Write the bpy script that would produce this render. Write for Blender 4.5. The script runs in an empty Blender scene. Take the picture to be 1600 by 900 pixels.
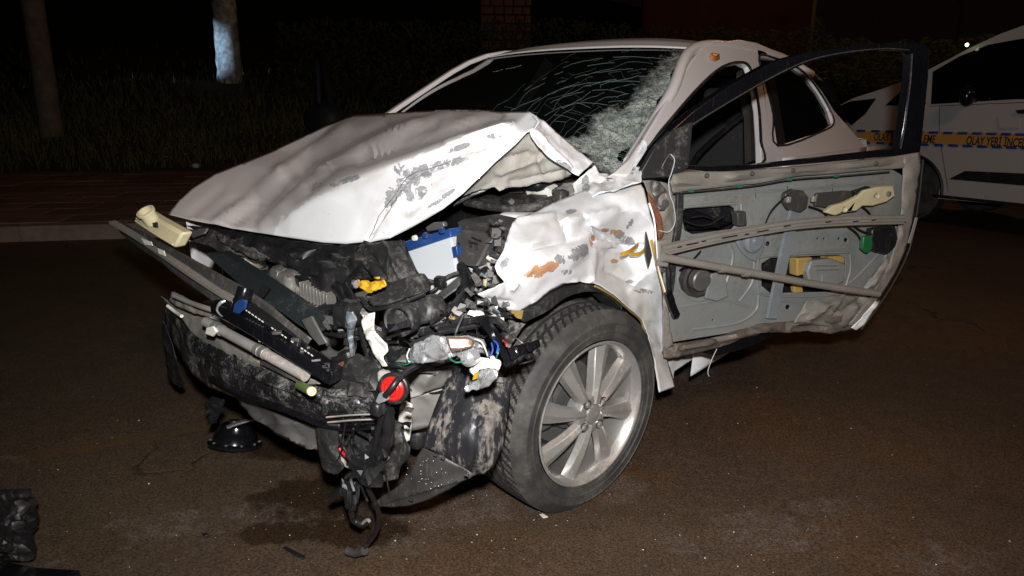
import bpy, bmesh, math, random
from mathutils import Vector, Matrix, noise
from mathutils.geometry import delaunay_2d_cdt, tessellate_polygon
from mathutils.bvhtree import BVHTree
random.seed(7)
R = math.radians
sc = bpy.context.scene
C = sc.collection
# ------------------------------------------------------------------ camera
CAM_H, PITCH, ROLL, FPX = 1.155, R(14.36), R(0.65), 1113.0
_s, _c = math.sin(PITCH), math.cos(PITCH)
R0, D0, FW = Vector((1, 0, 0)), Vector((0, -_s, -_c)), Vector((0, _c, -_s))
RV = R0 * math.cos(ROLL) - D0 * math.sin(ROLL)
DV = R0 * math.sin(ROLL) + D0 * math.cos(ROLL)
EYE = Vector((0, 0, CAM_H))
cd = bpy.data.cameras.new('camera'); cam = bpy.data.objects.new('camera', cd); C.objects.link(cam)
cd.sensor_width = 36; cd.lens = FPX / 1600 * 36; cd.clip_start = .05; cd.clip_end = 600
m3 = Matrix((RV, -DV, -FW)).transposed().to_4x4(); m3.translation = EYE
cam.matrix_world = m3
sc.camera = cam
# ------------------------------------------------------------------ light
w = bpy.data.worlds.new('World'); sc.world = w; w.use_nodes = True
bg = w.node_tree.nodes['Background']; bg.inputs[0].default_value = (.55, .36, .22, 1); bg.inputs[1].default_value = .0035
def lamp(name, kind, loc, power, col, size=.05, aim=None, spot=None):
    l = bpy.data.lights.new(name, kind); o = bpy.data.objects.new(name, l); C.objects.link(o)
    o.location = loc; l.energy = power; l.color = col
    if kind in ('POINT', 'SPOT'): l.shadow_soft_size = size
    if spot: l.spot_size = R(spot); l.spot_blend = .8
    if aim is not None: o.rotation_euler = (Vector(aim) - Vector(loc)).to_track_quat('-Z', 'Y').to_euler()
    return o
lamp('camera_flash', 'SPOT', EYE + Vector((.02, -.05, .17)), 300, (1.0, .993, .99), .03, aim=(.15, 3.2, .62), spot=112)
lamp('street_lamp_light', 'POINT', (9.5, 17, 8.2), 150, (1, .5, .18), 1.2)
lamp('warm_fill_behind', 'POINT', (5, -5, 8.5), 600, (1, .52, .25), .9)  # added unseen warm fill, lights the ground evenly from the camera side
sc.view_settings.view_transform = 'Standard'; sc.view_settings.look = 'None'
sc.view_settings.exposure = 0; sc.view_settings.gamma = 1
# ------------------------------------------------------------------ frames and projection
CX, CY, CA = .232, 1.875, R(39.6)
CR = Vector((math.sin(CA), math.cos(CA), 0)); CL = Vector((-math.cos(CA), math.sin(CA), 0)); UP = Vector((0, 0, 1))
def cw(X, Y, Z): return Vector((CX, CY, 0)) + CR * X + CL * Y + UP * Z     # car frame (rearward, to car's right, up) to world
def cn(X, Y, Z): return CR * X + CL * Y + UP * Z
def ray(u, v): return (RV * ((u - 800) / FPX) + DV * ((v - 450) / FPX) + FW)
def hit(u, v, p, n):
    d = ray(u, v); return EYE + d * ((p - EYE).dot(n) / d.dot(n))
def P(u, v, X=None, Y=None, Z=None):
    if X is not None: return hit(u, v, cw(X, 0, 0), CR)
    if Y is not None: return hit(u, v, cw(0, Y, 0), CL)
    return hit(u, v, Vector((0, 0, Z)), UP)
def px(p):
    q = p - EYE; z = q.dot(FW); return (800 + FPX * q.dot(RV) / z, 450 + FPX * q.dot(DV) / z)
def L(ax, val, pts):
    if val is None: return [P(a, b, **{ax: c}) for a, b, c in pts]
    return [P(a, b, **{ax: val}) for a, b in [q[:2] for q in pts]]
PL_TH = lambda off=0: (cw(0, .05 + off, .93), cn(0, 1, -.53).normalized())
_t = R(25); DN = cn(-math.sin(_t), -math.cos(_t), 0)
PL_DR = lambda off=0: (cw(.35, 0, 0) + DN * off, DN)
def on(pl, pts): return [hit(u, v, *pl) for u, v in [q[:2] for q in pts]]
# ------------------------------------------------------------------ object helpers
def tag(o, label=None, cat=None, group=None, kind=None):
    if label: o['label'] = label
    if cat: o['category'] = cat
    if group: o['group'] = group
    if kind: o['kind'] = kind
    return o
def empty(name, loc, rz=0):
    o = bpy.data.objects.new(name, None); C.objects.link(o); o.location = loc; o.rotation_euler = (0, 0, rz)
    o.empty_display_size = .2
    o['_'] = 0; del o['_']
    return o
def wm(o):
    m = Matrix.LocRotScale(o.location, o.rotation_euler, o.scale)
    return (wm(o.parent) @ o.matrix_parent_inverse @ m) if o.parent else m
def adopt(o, parent):
    o.parent = parent; o.matrix_parent_inverse = wm(parent).inverted()
def link(name, bm, mat, parent=None, smooth=35, solid=None, bevel=None, off=-1, tri=False):
    """one mesh object from a bmesh in world coordinates; its origin goes to its own base"""
    if not tri: bmesh.ops.recalc_face_normals(bm, faces=bm.faces[:])
    me = bpy.data.meshes.new(name)
    n = len(bm.verts)
    c = sum((v.co for v in bm.verts), Vector()) / max(n, 1); c.z = min((v.co.z for v in bm.verts), default=0)
    for v in bm.verts: v.co -= c
    bm.to_mesh(me); bm.free()
    mats = mat if isinstance(mat, (list, tuple)) else [mat]
    for m in mats: me.materials.append(m)
    if smooth:
        me.shade_smooth()
        try: me.set_sharp_from_angle(angle=R(smooth))
        except Exception: pass
    o = bpy.data.objects.new(name, me); C.objects.link(o); o.location = c
    if parent is not None: adopt(o, parent)
    if solid:
        md = o.modifiers.new('thickness', 'SOLIDIFY'); md.thickness = solid; md.offset = off
    if bevel:
        md = o.modifiers.new('bevel', 'BEVEL'); md.width = bevel; md.segments = 2; md.limit_method = 'ANGLE'; md.angle_limit = R(40)
    return o
def fbm(p, s, o=3):
    a, r = 1, 0
    for i in range(o): r += a * noise.noise(p * s); s *= 2.1; a *= .5
    return r
def crease(p, s): return 1 - 2 * abs(noise.noise(p * s)) * 1.6
def add_attr(bm, patches, names=('peel', 'rust', 'dirt', 'frost', 'hole', 'taupe')):
    for nm in names:
        ps = [q for q in patches if q[5] == nm]
        if not ps: continue
        lay = bm.verts.layers.float.new(nm)
        for v in bm.verts:
            u, w_ = px(v.co); b = 0
            for (cu, cv, ru, rv, an, _) in ps:
                du, dv = u - cu, w_ - cv; ca, sa = math.cos(R(an)), math.sin(R(an))
                x = (du * ca + dv * sa) / ru; y = (-du * sa + dv * ca) / rv
                d = math.sqrt(x * x + y * y); b = max(b, min(1, max(0, 1.5 - d)))
            v[lay] = b
    return
def taupe_attr(o, poly):
    """signed distance (in centimetres-like units) to the ragged edge of the film"""
    at = o.data.attributes.new('taupe', 'FLOAT', 'POINT')
    for i, v in enumerate(o.data.vertices):
        u, w_ = px(v.co + o.location); best = 1e9; sg = 1
        for a, b in zip(poly, poly[1:]):
            l2 = (b[0] - a[0]) ** 2 + (b[1] - a[1]) ** 2; t = max(0, min(1, ((u - a[0]) * (b[0] - a[0]) + (w_ - a[1]) * (b[1] - a[1])) / l2))
            dx, dy = u - a[0] - t * (b[0] - a[0]), w_ - a[1] - t * (b[1] - a[1]); d = math.hypot(dx, dy)
            if d < best: best = d; sg = 1 if (b[0] - a[0]) * (w_ - a[1]) - (b[1] - a[1]) * (u - a[0]) < 0 else -1
        at.data[i].value = .5 + sg * best / 40
def crumple(name, outline, inner, mat, parent, cuts=2, amp=.004, scale=9, th=.0015, patches=(), ridges=(), edge=0, smooth_it=2, lines=(), angle=40):
    """dented sheet: 3D control points triangulated as seen, refined, creased and roughened"""
    allp = list(outline) + list(inner)
    co = [Vector(px(p)) for p in allp]
    n = len(outline)
    ed = [(i, (i + 1) % n) for i in range(n)] + [(n + a, n + b) for a, b in lines]
    vs, es, fs, ov, oe, of = delaunay_2d_cdt(co, ed, [], 1, 1e-4, True)
    bm = bmesh.new(); bv = []
    for i, v in enumerate(vs):
        if ov[i]: bv.append(bm.verts.new(allp[ov[i][0]]))
        else:
            j = min(range(len(co)), key=lambda k: (co[k] - v).length); d = (allp[j] - EYE).dot(FW)
            bv.append(bm.verts.new(EYE + ray(v.x, v.y) * d))
    def inside(x, y):
        r = False
        for i in range(n):
            a, b = co[i], co[(i - 1) % n]
            if (a.y > y) != (b.y > y) and x < (b.x - a.x) * (y - a.y) / (b.y - a.y) + a.x: r = not r
        return r
    for f in fs:
        cx_, cy_ = sum(vs[i].x for i in f) / len(f), sum(vs[i].y for i in f) / len(f)
        if not inside(cx_, cy_): continue
        try: bm.faces.new([bv[i] for i in f])
        except ValueError: pass
    for v in [v for v in bm.verts if not v.link_faces]: bm.verts.remove(v)
    for k in range(cuts):
        bmesh.ops.subdivide_edges(bm, edges=bm.edges[:], cuts=1, use_grid_fill=True)
        if k == 0 and smooth_it:
            pass
    inn = [v for v in bm.verts if not v.is_boundary]
    for k in range(smooth_it): bmesh.ops.smooth_vert(bm, verts=inn, factor=.5, use_axis_x=True, use_axis_y=True, use_axis_z=True)
    bm.normal_update()
    for f in bm.faces:
        if f.normal.dot(EYE - f.calc_center_median()) < 0: f.normal_flip()
    bm.normal_update()
    for v in bm.verts:
        nn = v.normal.copy(); p = v.co
        if nn.length < .1: nn = (EYE - p).normalized()
        d = amp * (crease(p, scale) * .6 + fbm(p, scale * 1.7) * .8 - .3)
        u, w_ = px(p)
        for (a, b, wd, h) in ridges:
            ax, ay, bx, by = a[0], a[1], b[0], b[1]; l2 = (bx - ax) ** 2 + (by - ay) ** 2
            t = max(0, min(1, ((u - ax) * (bx - ax) + (w_ - ay) * (by - ay)) / l2))
            dd = math.hypot(u - ax - t * (bx - ax), w_ - ay - t * (by - ay)) / wd
            if dd < 3: d += h * math.exp(-dd * dd)
        if v.is_boundary:
            d *= .3
            if edge: v.co += Vector((noise.noise(p * 60), noise.noise(p * 60 + Vector((9, 0, 0))), noise.noise(p * 60 + Vector((0, 9, 0))))) * edge
        v.co += nn * d
    add_attr(bm, patches)
    return link(name, bm, mat, parent, smooth=angle, solid=th, tri=True)
def plate(name, poly, pl, mat, parent, th=.004, holes=(), bevel=None, smooth=30):
    """flat pressed piece traced on its own plane pl=(point, normal) and given thickness away from the viewer"""
    p0, n = pl
    n = n.normalized()
    if n.dot(EYE - p0) < 0: n = -n
    a = n.orthogonal().normalized(); b = n.cross(a)
    loops = [on(pl, poly)] + [on(pl, h) for h in holes]
    flat = [[Vector(((q - p0).dot(a), (q - p0).dot(b), 0)) for q in lp] for lp in loops]
    bm = bmesh.new(); fr, bk = [], []
    for lp in loops:
        fr.append([bm.verts.new(q) for q in lp]); bk.append([bm.verts.new(q - n * th) for q in lp])
    F, B = sum(fr, []), sum(bk, [])
    for t in tessellate_polygon(flat):
        try: bm.faces.new([F[i] for i in t]); bm.faces.new([B[i] for i in reversed(t)])
        except ValueError: pass
    for f_, b_ in zip(fr, bk):
        for i in range(len(f_)):
            j = (i + 1) % len(f_)
            try: bm.faces.new((f_[i], f_[j], b_[j], b_[i]))
            except ValueError: pass
    return link(name, bm, mat, parent, smooth=smooth, bevel=bevel)
def cat(pts, k=6, closed=False):
    if len(pts) < 3: return [Vector(p) for p in pts]
    out = []; n = len(pts)
    rng = n if closed else n - 1
    for i in range(rng):
        g = lambda j: pts[j % n] if closed else pts[max(0, min(n - 1, j))]
        p0, p1, p2, p3 = g(i - 1), g(i), g(i + 1), g(i + 2)
        for s in range(k):
            t = s / k
            out.append(.5 * ((2 * p1) + (p2 - p0) * t + (2 * p0 - 5 * p1 + 4 * p2 - p3) * t * t + (3 * p1 - p0 - 3 * p2 + p3) * t ** 3))
    if not closed: out.append(Vector(pts[-1]))
    return out
def sweep(bm, pts, r, n=8, smooth=6, closed=False, prof=None, upv=None, jit=0):
    """tube (or prof: list of (a,b) section offsets in metres) along points"""
    pts = [Vector(p) for p in pts]
    if smooth: pts = cat(pts, smooth, closed)
    rings = []; last = None
    for i, p in enumerate(pts):
        if closed: t = pts[(i + 1) % len(pts)] - pts[i - 1]
        else: t = pts[min(i + 1, len(pts) - 1)] - pts[max(i - 1, 0)]
        if t.length < 1e-9: t = Vector((0, 0, 1))
        t.normalize()
        ref = upv if upv is not None else (last if last is not None else t.orthogonal())
        a = ref - t * ref.dot(t)
        if a.length < 1e-5: a = t.orthogonal()
        a.normalize(); b = t.cross(a); last = a
        rr = r(i / (len(pts) - 1)) if callable(r) else r
        if jit: rr *= 1 + jit * noise.noise(p * 40)
        sec = prof if prof else [(math.cos(2 * math.pi * k / n) * rr, math.sin(2 * math.pi * k / n) * rr) for k in range(n)]
        rings.append([bm.verts.new(p + a * x + b * y) for x, y in sec])
    m = len(rings[0])
    for i in range(len(rings) - (0 if closed else 1)):
        A, B = rings[i], rings[(i + 1) % len(rings)]
        for k in range(m): bm.faces.new((A[k], A[(k + 1) % m], B[(k + 1) % m], B[k]))
    if not closed:
        bm.faces.new(rings[0][::-1]); bm.faces.new(rings[-1])
def tube(name, pts, r, mat, parent, **k):
    bm = bmesh.new(); sweep(bm, pts, r, **k); return link(name, bm, mat, parent, smooth=50)
def rectprof(a, b): return [(-a, -b), (a, -b), (a, b), (-a, b)]
def bar(name, pts, a, b, mat, parent, upv, bevel=.002, smooth=4):
    bm = bmesh.new(); sweep(bm, pts, 0, prof=rectprof(a, b), upv=upv, smooth=smooth); return link(name, bm, mat, parent, smooth=35, bevel=bevel)
def prism(name, face, depth, mat, parent, bevel=.004, taper=1.0, rough=0):
    """solid whose front face is the given world points, pushed back by vector depth"""
    bm = bmesh.new(); c = sum(face, Vector()) / len(face) + depth
    f = [bm.verts.new(p) for p in face]; g = [bm.verts.new(c + (p + depth - c) * taper) for p in face]
    n = len(f); bm.faces.new(f); bm.faces.new(g[::-1])
    for i in range(n): bm.faces.new((f[i], g[i], g[(i + 1) % n], f[(i + 1) % n]))
    if rough:
        bmesh.ops.triangulate(bm, faces=bm.faces[:])
        bmesh.ops.subdivide_edges(bm, edges=bm.edges[:], cuts=3, use_grid_fill=True)
        for v in bm.verts: v.co += v.normal * rough * fbm(v.co, 22)
    return link(name, bm, mat, parent, smooth=35, bevel=None if rough else bevel)
def lathe(bm, M, prof, n=32, caps=True):
    """prof: (along axis, radius); axis = local x of matrix M"""
    rings = []
    for a, r in prof:
        rings.append([bm.verts.new(M @ Vector((a, r * math.cos(2 * math.pi * k / n), r * math.sin(2 * math.pi * k / n)))) for k in range(n)])
    for i in range(len(rings) - 1):
        for k in range(n): bm.faces.new((rings[i][k], rings[i][(k + 1) % n], rings[i + 1][(k + 1) % n], rings[i + 1][k]))
    if caps: bm.faces.new(rings[0][::-1]); bm.faces.new(rings[-1])
def frame_at(p, n, up=UP):
    n = n.normalized(); a = (up - n * up.dot(n)).normalized(); b = n.cross(a)
    M = Matrix((n, b, a)).transposed().to_4x4(); M.translation = p; return M
def disc(name, p, n, prof, mat, parent, seg=28):
    bm = bmesh.new(); lathe(bm, frame_at(p, n), prof, seg); return link(name, bm, mat, parent, smooth=35)
def boxw(bm, M, sx, sy, sz):
    vs = [bm.verts.new(M @ Vector((x * sx / 2, y * sy / 2, z * sz / 2))) for x in (-1, 1) for y in (-1, 1) for z in (-1, 1)]
    for f in ((0, 1, 3, 2), (4, 6, 7, 5), (0, 4, 5, 1), (2, 3, 7, 6), (0, 2, 6, 4), (1, 5, 7, 3)): bm.faces.new([vs[i] for i in f])
# ------------------------------------------------------------------ materials
class NT:
    def __init__(s, name):
        s.m = bpy.data.materials.new(name); s.m.use_nodes = True; s.t = s.m.node_tree; s.b = s.t.nodes['Principled BSDF']
        s.co = s.t.nodes.new('ShaderNodeTexCoord').outputs['Object']
    def n(s, k, **kw):
        x = s.t.nodes.new(k)
        for a, b in kw.items(): setattr(x, a, b)
        return x
    def l(s, a, b): s.t.links.new(a, b)
    def noise(s, sc_, det=4, rough=.6, dist=0, vec=None):
        x = s.n('ShaderNodeTexNoise'); x.inputs['Scale'].default_value = sc_; x.inputs['Detail'].default_value = det
        x.inputs['Roughness'].default_value = rough; x.inputs['Distortion'].default_value = dist; s.l(vec or s.co, x.inputs['Vector']); return x.outputs['Fac']
    def stretch(s, x, y, z):
        v = s.n('ShaderNodeMapping'); v.inputs['Scale'].default_value = (x, y, z); s.l(s.co, v.inputs[0]); return v.outputs[0]
    def ramp(s, f, lo, hi, a=0, b=1):
        x = s.n('ShaderNodeMapRange'); x.inputs[1].default_value = lo; x.inputs[2].default_value = hi; x.inputs[3].default_value = a; x.inputs[4].default_value = b
        s.l(f, x.inputs[0]); return x.outputs[0]
    def math(s, op, a, b=None):
        x = s.n('ShaderNodeMath', operation=op)
        for i, q in enumerate((a, b)):
            if q is None: continue
            if isinstance(q, (int, float)): x.inputs[i].default_value = q
            else: s.l(q, x.inputs[i])
        return x.outputs[0]
    def mix(s, f, a, b):
        x = s.n('ShaderNodeMix', data_type='RGBA')
        if isinstance(f, float): x.inputs[0].default_value = f
        else: s.l(f, x.inputs[0])
        for i, q in ((6, a), (7, b)):
            if isinstance(q, tuple): x.inputs[i].default_value = (*q, 1)
            else: s.l(q, x.inputs[i])
        return x.outputs[2]
    def attr(s, nm): x = s.n('ShaderNodeAttribute', attribute_name=nm); return x.outputs['Fac']
    def bump(s, h, st=.3, d=.002):
        x = s.n('ShaderNodeBump'); x.inputs['Strength'].default_value = st; x.inputs['Distance'].default_value = d; s.l(h, x.inputs['Height']); s.l(x.outputs[0], s.b.inputs['Normal'])
    def out(s, col=None, rough=None, metal=None):
        for k, v in (('Base Color', col), ('Roughness', rough), ('Metallic', metal)):
            if v is None: continue
            if isinstance(v, tuple): s.b.inputs[k].default_value = (*v, 1)
            elif isinstance(v, (int, float)): s.b.inputs[k].default_value = v
            else: s.l(v, s.b.inputs[k])
        return s.m
def grime(name, col, dust=(.2, .18, .155), rough=.5, metal=0, amount=.5, scale=9, bump=.25, var=.35):
    """worn material: own colour, uneven tone, dust and smears in patches, scuffs"""
    t = NT(name)
    n1 = t.noise(scale * 1.2, 6, .62, .15); n2 = t.noise(scale * 11, 5, .7, .1); n3 = t.noise(scale * .45, 3)
    dk = tuple(c * (1 - var) for c in col)
    base = t.mix(t.ramp(n3, .3, .7), dk, col)
    t0 = .66 - amount * .26
    f = t.math('MULTIPLY', t.ramp(t.math('ADD', t.math('MULTIPLY', n1, .65), t.math('MULTIPLY', n2, .35)), t0, t0 + .13), t.ramp(n2, .36, .62, .15, .9))
    c = t.mix(f, base, dust)
    sm = t.ramp(t.noise(scale * 14, 3, .6, 0, t.stretch(1, 1, .12)), .6, .72, 0, .5)
    c = t.mix(t.math('MULTIPLY', sm, amount), c, tuple(min(1, d * 1.5) for d in dust))
    t.bump(t.noise(scale * 9, 4), bump, .0015)
    return t.out(c, t.math('ADD', t.math('MULTIPLY', f, .9 - rough), rough), metal if not metal else t.ramp(f, 0, 1, metal, .1))
M = {}
def paint(name, col, dirty=1.0, coat=.6, taupe=1.0):
    t = NT(name)
    n = t.noise(22, 9, .72, .8); nb = t.noise(7, 5, .6); nf = t.noise(120, 3)
    d = t.math('ADD', t.math('MULTIPLY', t.attr('dirt'), .55), t.ramp(nb, .45, .85, 0, .35 * dirty))
    d = t.math('MULTIPLY', d, t.ramp(n, .3, .7, .35, 1))
    c = t.mix(d, col, (.42, .38, .33))
    sc_ = t.ramp(t.noise(60, 4, .6, .2, t.stretch(.25, 1.6, 1.6)), .66, .7)
    c = t.mix(t.math('MULTIPLY', sc_, .35 * dirty), c, (.3, .28, .26))
    thr = lambda nm: t.ramp(t.math('MULTIPLY', t.attr(nm), t.ramp(n, .36, .6, 0, 1.6)), .5, .55)
    fi = t.ramp(t.math('ADD', t.attr('taupe'), t.math('MULTIPLY', t.math('SUBTRACT', n, .5), .9)), .52, .54)
    c = t.mix(t.math('MULTIPLY', fi, taupe), c, (.6, .565, .55))  # taupe tone over the masked area
    pe = thr('peel'); ru = thr('rust')
    grey = t.mix(t.ramp(nf, .3, .7), (.2, .2, .21), (.33, .33, .34)); rus = t.mix(t.ramp(n, .35, .65), (.38, .16, .07), (.5, .27, .15))
    c = t.mix(pe, c, grey); c = t.mix(ru, c, rus)
    any_ = t.math('MAXIMUM', pe, ru)
    t.bump(t.math('SUBTRACT', t.math('MULTIPLY', n, .1), any_), .35, .0008)
    t.b.inputs['Coat Weight'].default_value = coat; t.b.inputs['Coat Roughness'].default_value = .08
    t.l(t.ramp(t.math('MAXIMUM', any_, d), 0, .6, coat, 0), t.b.inputs['Coat Weight'])
    return t.out(c, t.ramp(t.math('ADD', any_, d), 0, 1, .42, .85))
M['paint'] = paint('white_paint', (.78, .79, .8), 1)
M['paint_roof'] = paint('white_paint_taupe', (.74, .71, .7), .3)  # warmer, slightly darker white than the bonnet paint
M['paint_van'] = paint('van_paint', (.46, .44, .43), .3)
M['under'] = grime('hood_underside', (.5, .47, .42), (.3, .26, .2), .6, 0, .7, 6)
M['blk'] = grime('black_plastic', (.012, .012, .013), (.1, .094, .083), .42, 0, .42, 8)
M['blk_dusty'] = grime('dusty_black_plastic', (.026, .026, .026), (.13, .122, .108), .48, 0, .62, 8)
M['blk_gloss'] = grime('gloss_black', (.006, .006, .008), (.1, .1, .1), .18, 0, .15, 12, .1)
M['gmetal'] = grime('grey_metal', (.17, .165, .155), (.09, .08, .065), .45, .5, .6, 10)
M['alu'] = grime('cast_aluminium', (.3, .285, .26), (.09, .08, .065), .42, .6, .7, 12)
M['zinc'] = grime('zinc_blue_grey', (.36, .4, .43), (.28, .27, .25), .4, .45, .4, 9)
M['pipe'] = grime('pipe_aluminium', (.66, .62, .57), (.5, .31, .22), .38, .6, .5, 14)
M['dgrey'] = grime('dark_grey_plastic', (.05, .047, .044), (.14, .125, .11), .5, 0, .5, 8)
M['teal'] = grime('radiator_core', (.012, .017, .018), (.06, .06, .055), .5, .1, .4, 9)
M['beige'] = grime('yellowed_plastic', (.62, .55, .34), (.35, .29, .2), .45, 0, .35, 9)
M['primer'] = grime('door_inner_primer', (.215, .228, .22), (.14, .122, .095), .45, 0, .72, 5, .2, .25)
M['flange'] = grime('dusty_door_steel', (.26, .245, .215), (.17, .14, .11), .6, .15, .8, 8, .3, .25)
M['mudbeam'] = grime('muddy_beam_steel', (.3, .29, .27), (.33, .22, .16), .55, .2, .75, 9, .3)
M['brownmud'] = grime('mud_on_steel', (.16, .135, .11), (.34, .26, .21), .7, 0, .55, 8, .5)
M['rubber'] = grime('tyre_rubber', (.05, .047, .043), (.19, .172, .148), .75, 0, .75, 11, .35)
M['groove_shade'] = grime('tyre_groove_shade', (.008, .008, .008), (.03, .027, .024), .9, 0, .3, 11)  # near-black puts the shade of the tread grooves into the colour
M['barrel'] = grime('wheel_barrel', (.3, .285, .27), (.15, .13, .11), .4, .5, .6, 7)
M['alloy'] = grime('alloy_wheel', (.46, .445, .42), (.3, .26, .215), .36, .6, .62, 8, .15, .15)
M['alloy_rust'] = M['alloy']
M['chrome'] = grime('chrome_reflector', (.86, .87, .88), (.3, .24, .18), .17, .72, .22, 16, .2)
M['batt'] = grime('battery_case', (.5, .53, .55), (.4, .36, .3), .4, 0, .4, 7, .12, .12)
M['blue'] = grime('blue_plastic', (.015, .055, .2), (.16, .16, .18), .35, 0, .3, 14)
M['yellow'] = grime('yellow_plastic', (.6, .33, .02), (.3, .2, .1), .4, 0, .15, 20)
M['foam'] = grime('orange_yellow_foam', (.42, .27, .07), (.25, .18, .09), .75, 0, .3, 16, .4)
M['red'] = grime('red_horn_paint', (.48, .015, .012), (.25, .1, .08), .28, 0, .22, 20, .15)
M['green'] = grime('green_clip', (.015, .14, .04), (.1, .15, .1), .4, 0, .2, 20)
M['greencap'] = grime('olive_cap', (.13, .2, .05), (.2, .2, .12), .5, 0, .3, 20)
M['white_p'] = grime('white_bracket_paint', (.68, .66, .6), (.35, .28, .2), .45, 0, .45, 10, .25, .15)
M['rust'] = grime('rust', (.2, .07, .03), (.3, .15, .08), .8, 0, .5, 15)
M['steelgrey'] = grime('frame_rail', (.4, .385, .35), (.28, .25, .2), .6, .1, .7, 8)
def liner_mat():
    t = NT('wheel_liner'); mp = t.n('ShaderNodeMapping'); mp.inputs['Rotation'].default_value = (.25, .1, 0); mp.inputs['Scale'].default_value = (1, 1, .07); t.l(t.co, mp.inputs[0])
    n1 = t.noise(55, 5, .65, 0, mp.outputs[0]); n2 = t.noise(9, 5, .65, .3); n3 = t.noise(70, 5, .7)
    f = t.math('MULTIPLY', t.ramp(t.math('ADD', t.math('MULTIPLY', n1, .45), t.math('MULTIPLY', n2, .55)), .47, .53), t.ramp(n3, .34, .56, .25, 1))
    t.bump(n1, .6, .0025); return t.out(t.mix(f, (.018, .018, .02), (.2, .18, .155)), t.ramp(f, 0, 1, .38, .9))
M['liner'] = liner_mat()
M['liner_old'] = grime('wheel_liner_plastic', (.018, .018, .019), (.2, .18, .155), .45, 0, .62, 5, .35)
M['beam'] = grime('black_bumper_steel', (.014, .014, .016), (.26, .245, .225), .38, .1, .66, 12, .45)
M['seat'] = grime('seat_fabric', (.02, .02, .022), (.04, .04, .04), .9, 0, .3, 8)
M['glass_blk'] = grime('dark_glass', (.004, .004, .005), (.02, .02, .02), .06, 0, .1, 5, 0)
M['wire_red'] = grime('red_wire', (.5, .02, .02), (.2, .1, .1), .4)
M['wire_blue'] = grime('blue_wire', (.02, .1, .6), (.2, .2, .2), .4)
M['wire_green'] = grime('green_wire', (.02, .15, .09), (.2, .2, .2), .4)
M['wire_white'] = grime('white_wire', (.7, .7, .68), (.4, .35, .3), .4)
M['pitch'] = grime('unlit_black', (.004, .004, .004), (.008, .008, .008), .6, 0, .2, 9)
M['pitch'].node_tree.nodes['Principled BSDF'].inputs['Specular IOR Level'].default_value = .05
M['amber'] = grime('brown_reflector', (.2, .13, .09), (.1, .07, .05), .3, .4, .4, 14)
M['copper'] = grime('amber_lens', (.7, .22, .03), (.3, .2, .1), .25)
def sidewall():
    t = NT('tyre_sidewall'); n = t.noise(9, 5); n2 = t.noise(50, 4)
    c = t.mix(t.math('MULTIPLY', t.ramp(n, .42, .68), t.ramp(n2, .35, .65, .4, 1)), (.028, .027, .026), (.098, .089, .077)); t.bump(n2, .2, .001); return t.out(c, .7)
M['sidewall'] = sidewall()
def windshield_mat():
    t = NT('laminated_windshield')
    v = t.n('ShaderNodeTexVoronoi', feature='DISTANCE_TO_EDGE'); v.inputs['Scale'].default_value = 150; t.l(t.co, v.inputs['Vector'])
    v2 = t.n('ShaderNodeTexVoronoi'); v2.inputs['Scale'].default_value = 150; t.l(t.co, v2.inputs['Vector'])
    n = t.noise(30, 6, .7); n2 = t.noise(9, 4)
    fr = t.ramp(t.math('ADD', t.attr('frost'), t.math('MULTIPLY', t.math('SUBTRACT', n, .5), 1.3)), .35, .75)
    white = t.mix(t.ramp(n2, .35, .6), (.1, .16, .145), (.6, .6, .53))
    sp = t.n('ShaderNodeSeparateColor'); t.l(v2.outputs['Color'], sp.inputs[0])
    cell = t.mix(t.ramp(sp.outputs[0], .1, .9), (.1, .14, .13), white)
    ed = t.ramp(v.outputs['Distance'], 0, .09, 1, 0)
    cell = t.mix(t.math('MULTIPLY', ed, .75), cell, (.8, .82, .78))
    hol = t.ramp(t.math('ADD', t.attr('hole'), t.math('MULTIPLY', t.math('SUBTRACT', n, .5), .9)), .55, .62)
    c = t.mix(t.math('MULTIPLY', fr, t.ramp(t.noise(16, 5, .7), .34, .56, .3, 1)), (.003, .004, .004), cell); c = t.mix(hol, c, (.002, .002, .002))
    fr2 = t.math('MULTIPLY', fr, t.math('SUBTRACT', 1, hol))
    t.bump(t.math('MULTIPLY', sp.outputs[1], fr2), .9, .004)
    al = t.ramp(fr2, 0, .7, .93, 1); t.l(al, t.b.inputs['Alpha'])
    t.b.inputs['Specular IOR Level'].default_value = .3
    return t.out(c, t.ramp(fr2, 0, 1, .04, .32))
M['wind'] = windshield_mat()
def crack_mat():
    t = NT('crack_glass'); return t.out((.15, .21, .2), .18)
M['crack'] = crack_mat()
def emit(name, col, s):
    t = NT(name); t.b.inputs['Emission Color'].default_value = (*col, 1); t.b.inputs['Emission Strength'].default_value = s; return t.out((.1, .1, .1), .5)
M['lampglow'] = emit('lamp_glow', (1, .85, .5), 60)
M['glint'] = emit('glint_glow', (.8, 1, .6), 4)  # emission for the glint on the van
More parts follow.
